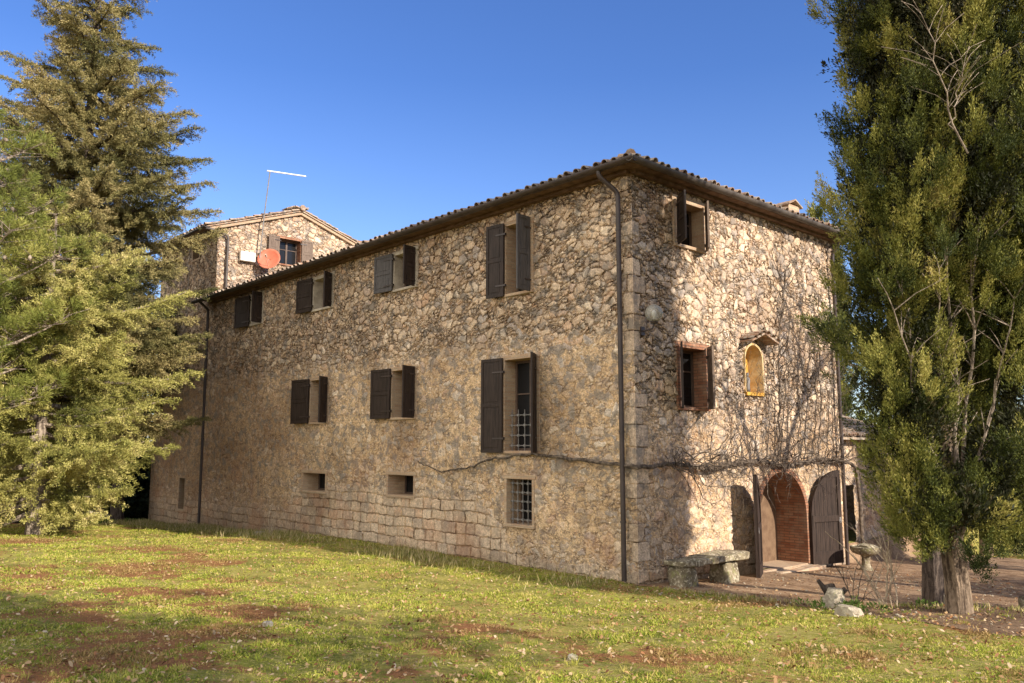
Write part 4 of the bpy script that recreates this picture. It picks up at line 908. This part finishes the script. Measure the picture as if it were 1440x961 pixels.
# ------------------------------------------------------------------ the big cypress
def cypress(base, lobes, label, seed, dens=1., nb=112, bl=.046, bw=.0125, stems=(), trunk=None, group=None, pl=.30):
    global NR
    NR = np.random.default_rng(seed)
    t = empty('cypress_tree', base, label, 'tree', group); base = np.array(base, float)
    rv = np.array(Rr[:]); fv = np.array(H[:]); up = np.array([0,0,1.])
    CC = []; AA = []; RRn = []; IC = []; IA = []
    f1 = sines(seed+1, 16, .35, .9); f2 = sines(seed+2, 16, 1.0, 2.2)
    for (dr, df, z, R, Rz) in lobes:
        area = 4*math.pi*((R*R)**1.6/3+2*(R*Rz)**1.6/3)**(1/1.6); n = int(area*4.6*dens); c0 = base+rv*dr+fv*df+up*z
        u = unit(NR.normal(size=(n,3))); u = u[f2(c0*1.7+u*np.array([R,R,Rz])*.9) > -.85]; n = len(u); P = u*np.array([R,R,Rz])
        k = .95+.05*f1(c0+P)+.13*f2(c0+P); P = P*(k*(1-NR.random(n)**1.6*.46))[:,None]
        out = u.copy(); out[:,2] *= .25; ax = up*NR.uniform(.8,1.2,(n,1))+unit(out)*NR.uniform(.2,.6,(n,1)); cr = np.clip(.5+.22*f2(c0+P*.6)+NR.normal(size=n)*.16,0,1); cs = NR.uniform(.7,1.35,n)
        m = 11; Pm = np.repeat(P,m,0); am = np.repeat(unit(ax),m,0); csm = np.repeat(cs,m)[:,None]; of = NR.normal(size=Pm.shape)*np.clip(1,0,1)*np.array([.085,.085,.15])*csm; of = np.clip(of,-.22,.30)
        CC.append(c0+Pm+of); AA.append(am+unit(of)*.45+NR.normal(size=Pm.shape)*.10)
        RRn.append(np.clip(np.repeat(cr,m)+of[:,2]*.9+NR.normal(size=n*m)*.08,0,1))
        m = int(R*R*Rz*70*dens); v = unit(NR.normal(size=(m,3)))*NR.random((m,1))**.5*.76*np.array([R,R,Rz]); IC.append(c0+v); IA.append(up+NR.normal(size=(m,3))*.5)
    C = np.concatenate(CC); A = np.concatenate(AA); r = np.concatenate(RRn)
    keep = (C[:,2] > base[2]+.45+.22*f2(C*.7)); C, A, r = C[keep], A[keep], r[keep]
    B, D, l, w, rr = plumes(C-unit(A)*pl*.4, A, NR.uniform(.7,1.3,len(C))*pl, NR.uniform(.7,1.3,len(C))*pl*.24, nb, bl, bw, .38, r)
    blades('crown', B, D, l, w, M['cypress'], t, rr)
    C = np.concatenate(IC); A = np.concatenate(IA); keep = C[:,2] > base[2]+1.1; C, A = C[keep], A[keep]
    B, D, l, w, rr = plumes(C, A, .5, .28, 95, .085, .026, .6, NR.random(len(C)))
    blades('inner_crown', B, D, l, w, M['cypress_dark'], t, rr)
    if trunk: trunk_mesh('trunk', trunk, [.19,.165,.15,.14,.09], M['bark_c'], t, 22, .10, seed)
    for (p0,p1,r0) in stems:
        rn = random.Random(seed+int(r0*1000)); m = 9; P = [Vector(p0).lerp(Vector(p1),i/m)+Vector((rn.gauss(0,.04),rn.gauss(0,.04),0)) for i in range(m+1)]
        bb = MB(); bb.tube(P, [r0*(1-.75*i/m) for i in range(m+1)], 7)
        for q in P[3:]:
            for _ in range(2):
                d = Vector((rn.gauss(0,.6),rn.gauss(0,.6),.7)); bb.tube([q, q+d*.25+Vector((0,0,.05)), q+d*.6], [r0*.3,r0*.2,.005], 5, False)
        bb.build('limb', M['bark_l'], t, smooth=True)
    return t
cb = (5.85,.22,h1(5.85,.22)); B0 = Vector(cb)
def at(dr, df, z): return tuple(B0+Rr*dr+H*df+Vector((0,0,z)))
lobes = [(-.08,.0,9.3,1.45,4.3),(.75,.15,8.6,1.45,4.4),(-.40,.35,4.6,.85,2.0),(1.5,.2,6.2,1.0,2.8),(.55,.15,6.4,1.5,3.0),(-.52,.05,6.0,1.0,2.3),(-.72,-.25,2.45,.62,1.75),(-.50,-.1,3.6,.66,1.3),(-.15,-.45,1.35,.62,.80),(-.65,-.35,1.55,.45,.70),(.72,-.15,1.9,.80,1.25),(1.3,.3,4.1,.85,1.9),(.1,.1,13.0,1.2,3.2),(.3,.6,3.6,.8,2.0)]
stems = [(at(0,-.05,.8),at(-.75,-.4,5.2),.035),(at(.05,-.1,.9),at(-.1,-.5,6.0),.045),(at(.05,0,.9),at(.45,-.4,5.8),.042),(at(0,0,1.2),at(-1.0,-.7,4.4),.03),(at(.1,-.1,1.0),at(.9,-.5,4.6),.032),(at(.05,-.1,1.0),at(-.35,-.7,5.0),.028),(at(-.1,-1.2,6.6),at(-.75,-1.55,8.5),.015),(at(-.25,-1.2,6.9),at(-.2,-1.5,7.9),.011)]
cy = cypress(cb, lobes, 'huge columnar cypress with a fluted trunk filling the right side in front of the doorway', 3, stems=stems, trunk=[at(0,0,-.25),at(0,0,.5),at(-.05,0,1.6),at(-.1,.05,4.5),at(-.2,0,11)])
trunk_mesh('side_stem', [(4.55,2.6,h1(4.5,2.6)-.2),(4.62,2.5,1.0),(5.0,1.8,3.2),(5.4,1.1,5.5)], [.20,.15,.12,.08], M['bark_d'], cy, 14, .1, 5)
# overhanging dark bough in front of the end wall
def bough(parent, p0, p1, seed, n=60, wide=.55):
    rn = random.Random(seed); p0, p1 = Vector(p0), Vector(p1); b = MB(); m = 8
    P = [p0.lerp(p1,i/m)+Vector((rn.gauss(0,.03),rn.gauss(0,.03),rn.gauss(0,.03))) for i in range(m+1)]; b.tube(P, [.035*(1-.8*i/m) for i in range(m+1)], 6)
    Cs = []; A = []
    for _ in range(n):
        k = rn.uniform(.35,1); q = p0.lerp(p1,k); d = Vector((rn.gauss(0,.35),rn.gauss(0,.35),abs(rn.gauss(0.2,.45)))); e = q+d*wide; b.tube([q,q.lerp(e,.5)+Vector((0,0,-.02)),e],[.01,.007,.004],4,False); Cs.append(e[:]); A.append((d.x*.6+(p1-p0).x*.1,d.y*.6,.6))
    b.build('limb', M['bark_l'], parent)
    B, D, l, w, rr = plumes(np.array(Cs), np.array(A), .26, .10, 60, .07, .018, .5, NR.random(len(Cs))*.6); blades('foliage', B, D, l, w, M['cypress'], parent, rr)
bough(cy, at(-.9,.7,3.6), (2.6,2.95,5.0), 6, 85, .42)

# ------------------------------------------------------------------ other cypresses
def simple_cypress(x, y, h_, r, label, seed, group=None, dens=.4):
    b = (x,y,h1(x,y)); t = cypress(b, [(0,0,h_*.42,r,h_*.40),(0,0,h_*.72,r*.72,h_*.30)], label, seed, dens, 36, .13, .035, trunk=[(x,y,b[2]-.3),(x,y,b[2]+h_*.2),(x,y,b[2]+h_*.5),(x,y,b[2]+h_*.7),(x,y,b[2]+h_*.8)], group=group, pl=.6); return t
simple_cypress(6.5,12.5,13,1.5,'second cypress standing in shade behind the huge one at the right edge', 21)
simple_cypress(-10.3,28.6,16.8,1.5,'distant cypress whose tip shows over the roof beside the small roof vent', 22)
simple_cypress(0.5,17.5,9,1.6,'dark cypress behind the low annex, glimpsed between wall and huge cypress', 23)

# ------------------------------------------------------------------ conifers on the left
def conifer(base, height, Rmax, label, seed, mat, name='conifer_tree', z0=.9, nb=26, dens=1., droop=.12, bl=.13, bw=.04, prof=None, bark_='bark_d', tr_=.32, zspace=.30, lean=(0,0), tuft=12, updown=.12, cluster=7, group=None):
    g = np.random.default_rng(seed); rn = random.Random(seed); base = np.array(base,float)
    t = empty(name, tuple(base), label, 'tree', group)
    prof = prof or (lambda k: (1-k)**.8)
    tb = MB(); Bs = []; Ds = []; Rs = []
    z = z0; az = rn.random()*6.28
    lx, ly = lean
    while z < height*.985:
        k = z/height; az += 2.399+rn.gauss(0,.25); R = Rmax*prof(k)*rn.choice((rn.uniform(.5,.85),rn.uniform(.85,1.1),rn.uniform(.9,1.1)))
        p0 = base+np.array([lx*k,ly*k,z]); d = np.array([math.cos(az),math.sin(az),0]); side = np.array([-d[1],d[0],0])
        m = max(4,int(R/.35)); pts = []
        rise = (.25*(k-.3)+rn.gauss(0,.10))*R; bcol = g.random()
        for i in range(m+1):
            s = i/m; pts.append(p0+d*R*s+np.array([0,0,rise*s-droop*R*math.sin(s*math.pi*.8)+.10*R*s*s])+side*rn.gauss(0,.04)*R*s*.5)
        pts = np.array(pts); r0 = .018*R+.02
        tb.tube([tuple(p) for p in pts], [r0*(1-.85*i/m) for i in range(m+1)], 5, False)
        nt = max(5,int(R*nb*.28*dens)); 
        for j in range(nt):
            s = .12+.88*(j+rn.random())/nt; q = pts[0]*0; f_ = s*m; i = min(int(f_),m-1); q = pts[i]*(1-(f_-i))+pts[i+1]*(f_-i)
            sg = 1 if j%2 else -1; tl = (.20+.34*R*(1-s)*1.0+.12)*rn.uniform(.6,1.25); td = d*rn.uniform(.5,.9)+side*sg*rn.uniform(.5,1.)+np.array([0,0,rn.gauss(updown-.06,.28)])
            if s > .93: td = d+np.array([0,0,rn.gauss(.1,.15)])
            td /= np.linalg.norm(td)
            nn = max(3,int(tl*tuft))
            ss = (np.arange(nn)+g.random(nn))/nn
            pp = q+td*tl*ss[:,None]+np.array([0,0,rn.gauss(-.22,.22)])*(tl*ss**2)[:,None]
            pp = np.repeat(pp, cluster, 0)+g.normal(size=(nn*cluster,3))*np.array([.036,.036,.030])
            Bs.append(pp); Ds.append(td*.8+g.normal(size=(nn*cluster,3))*.65+np.array([0,0,.22])); Rs.append(np.full(nn*cluster, .55*bcol+.15+rn.random()*.3))
        z += zspace*rn.uniform(.7,1.3)*(.75+.5*k) 
    tb.build('limbs', M['bark_l'] if bark_=='bark_l' else M[bark_], t)['kind'] = 'stuff'
    B = np.concatenate(Bs); D = unit(np.concatenate(Ds)); r = np.clip(np.concatenate(Rs)+g.normal(size=len(B))*.14,0,1)
    n = len(B); blades('crown', B, D, bl*g.uniform(.6,1.3,n), bw*g.uniform(.7,1.3,n), M[mat], t, r)
    b3 = Vector(base); trunk_mesh('trunk', [b3+Vector((0,0,-.4)), b3+Vector((lx*.1,ly*.1,height*.1)), b3+Vector((lx*.5,ly*.5,height*.5)), b3+Vector((lx*.97,ly*.97,height*.97))], [tr_*1.3,tr_,tr_*.6,.03], M[bark_], t, 14, .06, seed)
    print(label[:30], 'blades', n)
    return t
def P2(depth, lateral): v = Vector(CAM)+H*depth+Rr*lateral; return (v.x, v.y, h1(v.x,v.y))
conifer(P2(28.5,-15.2), 23.5, 4.35, 'tallest conifer at the left, brownish foliage rising out of the picture', 51, 'cedar', z0=3.0, prof=lambda k: (.80+.2*min(1,k/.3)) if k < .47 else max(.03,1-(k-.47)/.53*.97), tr_=.30, droop=.05, nb=58, tuft=15, zspace=.10, cluster=14, bl=.085, bw=.022)
conifer(P2(24.0,-13.6), 9.6, 3.85, 'broad yellow green fir with layered boughs in front of the tower', 52, 'fir', z0=.6, prof=lambda k: (.74+.26*min(1,k/.3)) if k < .66 else max(.05,1-((k-.66)/.34)**1.5), tr_=.20, bark_='bark_l', droop=.09, nb=58, tuft=16, zspace=.115, cluster=14, bl=.075, bw=.019)
def pine(base, label, seed):
    g = np.random.default_rng(seed); rn = random.Random(seed); t = empty('pine_tree', base, label, 'tree'); b0 = Vector(base)
    trunk_mesh('trunk', [b0+Vector((0,0,-.3)), b0+Vector((.1,.1,2.5)), b0+Vector((-.1,0,6)), b0+Vector((0,0,10.5))], [.26,.2,.14,.05], M['bark_l'], t, 14, .06, seed)
    tb = MB(); Cs = []; As = []; z = 2.2; az = 0
    while z < 10.6:
        az += 2.4+rn.gauss(0,.3); k = z/11; R = 2.9*(1-k)**.5*rn.uniform(.7,1.1); d = Vector((math.cos(az),math.sin(az),.25)); P = [b0+Vector((0,0,z))+d*R*s+Vector((0,0,.25*R*s*s)) for s in (0,.25,.5,.75,1)]
        tb.tube(P, [.05,.04,.03,.02,.01], 6, False)
        for _ in range(int(R*26)):
            s = rn.uniform(.3,1); q = P[0].lerp(P[-1], s); e = q+Vector((rn.gauss(0,.35),rn.gauss(0,.35),rn.uniform(0,.4))); tb.tube([q,e],[.012,.006],4,False); Cs.append(e[:]); As.append((d.x*.5+rn.gauss(0,.3),d.y*.5+rn.gauss(0,.3),.7))
        z += .34
    tb.build('limbs', M['bark_l'], t)['kind'] = 'stuff'
    C = np.array(Cs); A = np.array(As); B, D, l, w, rr = plumes(C, A, .28, .10, 90, .15, .014, 1.1, g.random(len(C)))
    blades('needles', B, D, l, w, M['pine'], t, rr)
    cn = MB()
    for i in range(0, len(Cs), 14): rock(cn, Vector(Cs[i])+Vector((0,0,-.05)), (.05,.05,.07), i, 1, .05)
    cn.build('cones', M['bark_l'], t)['kind'] = 'stuff'
pine(P2(21.0,-13.9), 'blue green long needled pine with small cones at the left picture edge', 55)
# upper left twig comes from another pine outside the frame
conifer(P2(33,-21.5), 15, 3.6, 'dark conifer behind the tall one at the far left edge', 56, 'cedar', z0=1.0, nb=20, tuft=7, cluster=5, bl=.2, bw=.06, zspace=.4)

def leafy(base, h_, crown, label, seed, mat='wood_far', bark_='bark_d', n=260, tr_=.2, group=None, nb=60, bl=.16, bw=.08, name='woodland_tree', cmul=1., bare=False, leanv=(0,0)):
    rn = random.Random(seed); g = np.random.default_rng(seed); t = empty(name, base, label, 'tree', group); b0 = Vector(base)
    tb = MB(); tips = []
    def br(p, d, ln, r, dep):
        m = 5; P = [p]; d = d.normalized()
        for i in range(m): d = (d+Vector((rn.gauss(0,.14),rn.gauss(0,.14),rn.gauss(.06,.08)))).normalized(); P.append(P[-1]+d*ln/m)
        tb.tube(P, [max(.006,r*(1-.5*i/m)) for i in range(m+1)], 7 if r > .05 else 4, False)
        if dep < 4:
            for k in range(3 if dep else 5):
                q = P[rn.randint(2,5)]; br(q, d+Vector((rn.gauss(0,.7),rn.gauss(0,.7),rn.gauss(.1,.35))), ln*rn.uniform(.5,.75), r*.55, dep+1)
        else: tips.append(P[-1])
    lv = Vector((*leanv,0))
    trunk_mesh('trunk', [b0+Vector((0,0,-.3)), b0+lv*.3+Vector((0,0,h_*.2)), b0+lv+Vector((0,0,h_*.45))], [tr_*1.3,tr_,tr_*.75], M[bark_], t, 12, .08, seed)
    br(b0+lv+Vector((0,0,h_*.43)), Vector((0,0,1)), h_*.28, tr_*.7, 0)
    for k in range(4): br(b0+lv*.9+Vector((0,0,h_*rn.uniform(.3,.43))), Vector((rn.gauss(0,1),rn.gauss(0,1),.5)), h_*.22, tr_*.4, 1)
    tb.build('limbs', M[bark_], t)['kind'] = 'stuff'
    if not bare:
        T = np.array([p[:] for p in tips]); C = T[g.integers(0,len(T),n)]+g.normal(size=(n,3))*crown*.16
        B, D, l, w, rr = plumes(C, g.normal(size=C.shape)+np.array([0,0,.3]), .6, .5, nb, bl, bw, 1.2, g.random(n)); blades('crown', B, D, l, w, M[mat], t, rr)
    return t
gk = 'trees of the wood behind the lawn'
for i,(dp,lt,hh,sd,lb) in enumerate([(36.5,-17.9,9,61,'dark trunked tree just left of the tower foot, left one of a close pair'),(36.0,-16.9,10,62,'thick dark trunked tree nearest the tower foot, right one of a close pair'),(38,-19.6,11,63,'dark trunked tree left of the close pair by the tower'),(40,-23.5,10,64,'shaded tree behind the fir low boughs, mid left'),(42,-27,12,65,'shaded tree of the wood at the far left edge')]):
    leafy(P2(dp,lt), hh, 2.6, lb, sd, n=330, tr_=.24, group=gk)
leafy(P2(27,-17.0), 6, 1.6, 'pale leaning trunk under the fir boughs at the far left', 66, 'fir', 'bark_l', 90, .17, leanv=(.6,-.3))
# low undergrowth and far wood: one mass
def wood():
    g = np.random.default_rng(77); Cs = []; 
    def band(x0,y0,x1,y1,hh,n,th):
        s = g.random(n); x = x0+(x1-x0)*s+g.normal(size=n)*th; y = y0+(y1-y0)*s+g.normal(size=n)*th; top = hh*(.75+.25*np.sin(s*23+x0)); Cs.append(np.stack([x,y,hgt(x,y)+g.random(n)**.8*top],-1))
    band(-36,-14,-38,14,5.0,1500,1.5); band(-46,-34,-46,10,10,1500,2.5); band(-44,-30,-48,40,6.5,1600,2.5); band(-30,48,30,34,6.5,1500,3); band(8,24,26,12,5,700,2)
    C = np.concatenate(Cs); B, D, l, w, rr = plumes(C, g.normal(size=C.shape)+np.array([0,0,.8]), 1.2, 1.2, 46, .34, .16, 1.2, g.random(len(C))); o = blades('woodland', B, D, l, w, M['wood_far'], None, rr)
    tag(o, 'dense dark green undergrowth and far wood closing the view behind lawn and house', 'woodland', kind='stuff')
wood()
# ------------------------------------------------------------------ trees beside and behind the camera (they throw the shade seen on lawn and wall)
leafy((8.6,6.1,h1(8.6,6.1)), 13, 3, 'bare tall tree beyond the right picture edge', 71, bark_='bark_d', tr_=.17, bare=True, name='bare_tree')
leafy((20,-9.9,h1(20,-9.9)), 13.5, 3, 'thin leaved tree outside the picture to the right', 72, 'shrub', n=520, tr_=.2, nb=40, bl=.2, bw=.08, name='lawn_tree')

for (x_,y_,h_,sd_) in ((11.6,7.2,4.3,73),(12.6,9.8,4.8,74),(11.4,4.0,3.8,75)):  # low trees added out of view to throw shade on the terrace
    leafy((x_,y_,h1(x_,y_)), h_, 1.6, 'low bushy tree added out of view to shade the terrace', sd_, 'shrub', n=150, tr_=.14, nb=50, bl=.12, bw=.05, name='shade_tree', group='added shade trees out of view beside the terrace')
# ------------------------------------------------------------------ grass, leaves, weeds
def scatter(n, rmin, rmax, seed, amax=46, p=1.):
    g = np.random.default_rng(seed); r = rmin+(rmax-rmin)*g.random(n)**p; a = g.uniform(-rad(amax),rad(amax),n); hd = math.atan2(H.y,H.x)
    x = CAM[0]+r*np.cos(hd+a); y = CAM[1]+r*np.sin(hd+a)
    ok = ~((y > -.03)&(x < .05)&(x > -27.9)) & ~((x>.0)&(x<9.5)&(y>yedge(x)+.05)&(y<17)) & (x > -34)
    return x[ok], y[ok], r[ok], g
def grassmat():
    g = N('grass_blades'); P = g.pos(); r = g.attr('rnd'); b = g.noise(P, 1.1, 4., .6); rp = g.noise(g.vm('MULTIPLY', P, (1.,1.,0.)), .42, 4., .65)
    gr = g.ramp(g.math('ADD', g.math('MULTIPLY', r, .7), g.math('MULTIPLY', b, .4)), [(.12,(.08,.12,.015)),(.34,(.22,.27,.032)),(.60,(.38,.38,.06)),(.84,(.55,.46,.14)),(1,(.62,.49,.24))])
    c = g.mix(g.mr(g.math('ADD', rp, g.math('MULTIPLY', g.math('SUBTRACT', r, .5), .14)),.51,.60,0.,.85), gr, g.mix(r, (.20,.10,.045), (.42,.27,.12)))
    return g.bsdf(c, .7, .15, tr=.25)
M['grass'] = grassmat()
x, y, r, g = scatter(430000, 4.5, 36, 81)
f1 = sines(91, 12, .12, .5); f2 = sines(92, 12, .8, 2.); Pn = np.stack([x,y,x*0],-1)
keep = g.random(len(x)) < np.clip(.62+.35*f1(Pn)+.25*f2(Pn), .12, 1); keep &= ~(soilmask(x,y)&(g.random(len(x))<.9)); x,y,r = x[keep],y[keep],r[keep]
nb = 3; X = np.repeat(x,nb)+g.normal(size=len(x)*nb)*.02; Y = np.repeat(y,nb)+g.normal(size=len(x)*nb)*.02; RR_ = np.repeat(r,nb)
B = np.stack([X,Y,hgt(X,Y)-.005],-1); D = g.normal(size=B.shape)*np.array([.75,.75,.25])+np.array([0,0,.7]); D[:,2] = np.abs(D[:,2])
NR = np.random.default_rng(5)
hs_ = np.clip(.55+.3*f2(B*np.array([1,1,0])),.25,1.2)
o = blades('grass', B, unit(D), (.018+.045*g.random(len(B))**1.6)*hs_*(1+RR_*.022), (.0045+.0035*g.random(len(B)))*(1+RR_*.09), M['grass'], None, g.random(len(B)))
tag(o, 'short patchy green and straw coloured lawn grass', 'grass', kind='stuff')
x, y, r, g = scatter(2600, 4.5, 26, 181); tn = 26; X = np.repeat(x,tn)+g.normal(size=len(x)*tn)*.035; Y = np.repeat(y,tn)+g.normal(size=len(x)*tn)*.035
B = np.stack([X,Y,hgt(X,Y)-.005],-1); D = g.normal(size=B.shape)*np.array([.45,.45,.2])+np.array([0,0,1.]); sz_ = np.repeat(g.uniform(.04,.115,len(x))*(g.random(len(x))**.5),tn)
tag(blades('grass_tufts', B, unit(D), sz_*g.uniform(.5,1.2,len(B)), .005+.004*g.random(len(B)), M['grass'], None, np.clip(np.repeat(g.random(len(x)),tn)*.8+g.random(len(B))*.2,0,1)), 'taller uneven green and straw tufts standing out of the lawn', 'grass tufts', kind='stuff')
# longer dry grass by the shaded wall and along terrace edge
g = np.random.default_rng(83); n = 15000
xa = g.uniform(-27,-.3,n); ya = -.55-np.abs(g.normal(size=n))*.8-.25*np.sin(xa); m2 = (g.random(n) < np.clip(.35+.3*np.sin(xa*.9+.5)+.3*(xa<-12),.05,1)); xa, ya = xa[m2], ya[m2]
xb = g.uniform(1.2,8.5,900); yb = yedge(xb)-.12-np.abs(g.normal(size=900))*.3; X = np.concatenate([xa,xb]); Y = np.concatenate([ya,yb])
B = np.stack([X,Y,hgt(X,Y)],-1); D = g.normal(size=B.shape)*.35+np.array([0,0,1.])
def drymat():
    q = N('dry_grass'); r_ = q.attr('rnd'); return q.bsdf(q.ramp(r_, [(0,(.12,.15,.03)),(.4,(.32,.28,.09)),(1,(.58,.46,.26))]), .75, .1, tr=.25)
M['dry'] = drymat()
tag(blades('dry_grass', B, unit(D), np.where(B[:,0]>0,.05,.08)+np.where(B[:,0]>0,.07,.17)*g.random(len(B)), .012+.008*g.random(len(B)), M['dry'], None, g.random(len(B))), 'longer straw coloured grass along the foot of the shaded wall and the terrace edge', 'dry grass', kind='stuff')
# fallen leaves
def leaflitter():
    q = N('fallen_leaves'); r_ = q.attr('rnd'); return q.bsdf(q.ramp(r_, [(0,(.12,.05,.025)),(.3,(.30,.14,.06)),(.6,(.42,.27,.13)),(.9,(.48,.34,.19)),(1,(.60,.47,.31))]), .7, .2, tr=.15)
x, y, r, g = scatter(26000, 4.5, 28, 84); xs2 = g.uniform(.4,9,3600); ys2 = g.uniform(-1.6,9,3600); x = np.concatenate([x,xs2]); y = np.concatenate([y,ys2])
n = len(x); z = hgt(x,y)+.02+g.random(n)*.02; a = g.uniform(0,6.28,n); s = g.uniform(.012,.034,n); tl = g.normal(size=(n,2))*.35
d = np.stack([np.cos(a),np.sin(a),tl[:,0]],-1); e = np.stack([-np.sin(a),np.cos(a),tl[:,1]],-1); Pc = np.stack([x,y,z],-1); cu = g.uniform(.0,.45,n)
V = []; 
for (u_,v_,c_) in ((-1,0,.3),(-.3,.5,1),(.5,.42,1),(1,0,.2),(.5,-.42,1),(-.3,-.5,1)): V.append(Pc+d*(u_*s)[:,None]+e*(v_*s)[:,None]+np.array([0,0,1.])*((1-c_)*0+cu*s*c_*abs(v_)*1.2)[:,None])
V = np.stack(V,1).reshape(-1,3); tag(npmesh('fallen_leaves', V, np.arange(n*6).reshape(n,6), leaflitter(), None, rnd=g.random(n)), 'dry tan and brown leaves scattered over the lawn', 'leaf litter', kind='stuff')
# pebbles and crumbs on soil and terrace
g = np.random.default_rng(85); b = MB()
for i in range(420):
    x_ = g.uniform(.3,9); y_ = g.uniform(-1.2,8); s_ = g.uniform(.008,.026); rock(b, (x_,y_,h1(x_,y_)+.014+s_*.3), (s_*g.uniform(.8,1.5),s_,s_*.7), i, 1, .1)
tag(b.build('pebbles', M['pale_rock']), 'small stones and crumbs strewn over terrace and bare soil', 'pebbles', kind='stuff')
# leafy weeds
def weeds(cx_, cy_, rx, ry, n, label, seed, s=.06):
    g = np.random.default_rng(seed); C = np.stack([cx_+g.normal(size=n)*rx, cy_+g.normal(size=n)*ry],-1); C = np.c_[C, hgt(C[:,0],C[:,1])]; A = g.normal(size=C.shape)*.4+np.array([0,0,1.])
    B, D, l, w, rr = plumes(C, A, .10, .10, 22, s, s*.5, 1.2, g.random(n)); tag(blades('weeds', B, D, l, w, M['shrub'], None, rr), label, 'weeds', kind='stuff')
weeds(4.3,-.55,.35,.22,26,'green leafy weeds round the stump and pale rocks',91); weeds(5.4,.9,.8,.5,28,'sparse green sprouts in the soil by the cypress trunk',92); weeds(-28,-1.6,.9,.8,80,'bright green low plants at the far lawn edge by the tower',93,.12)
print('done')
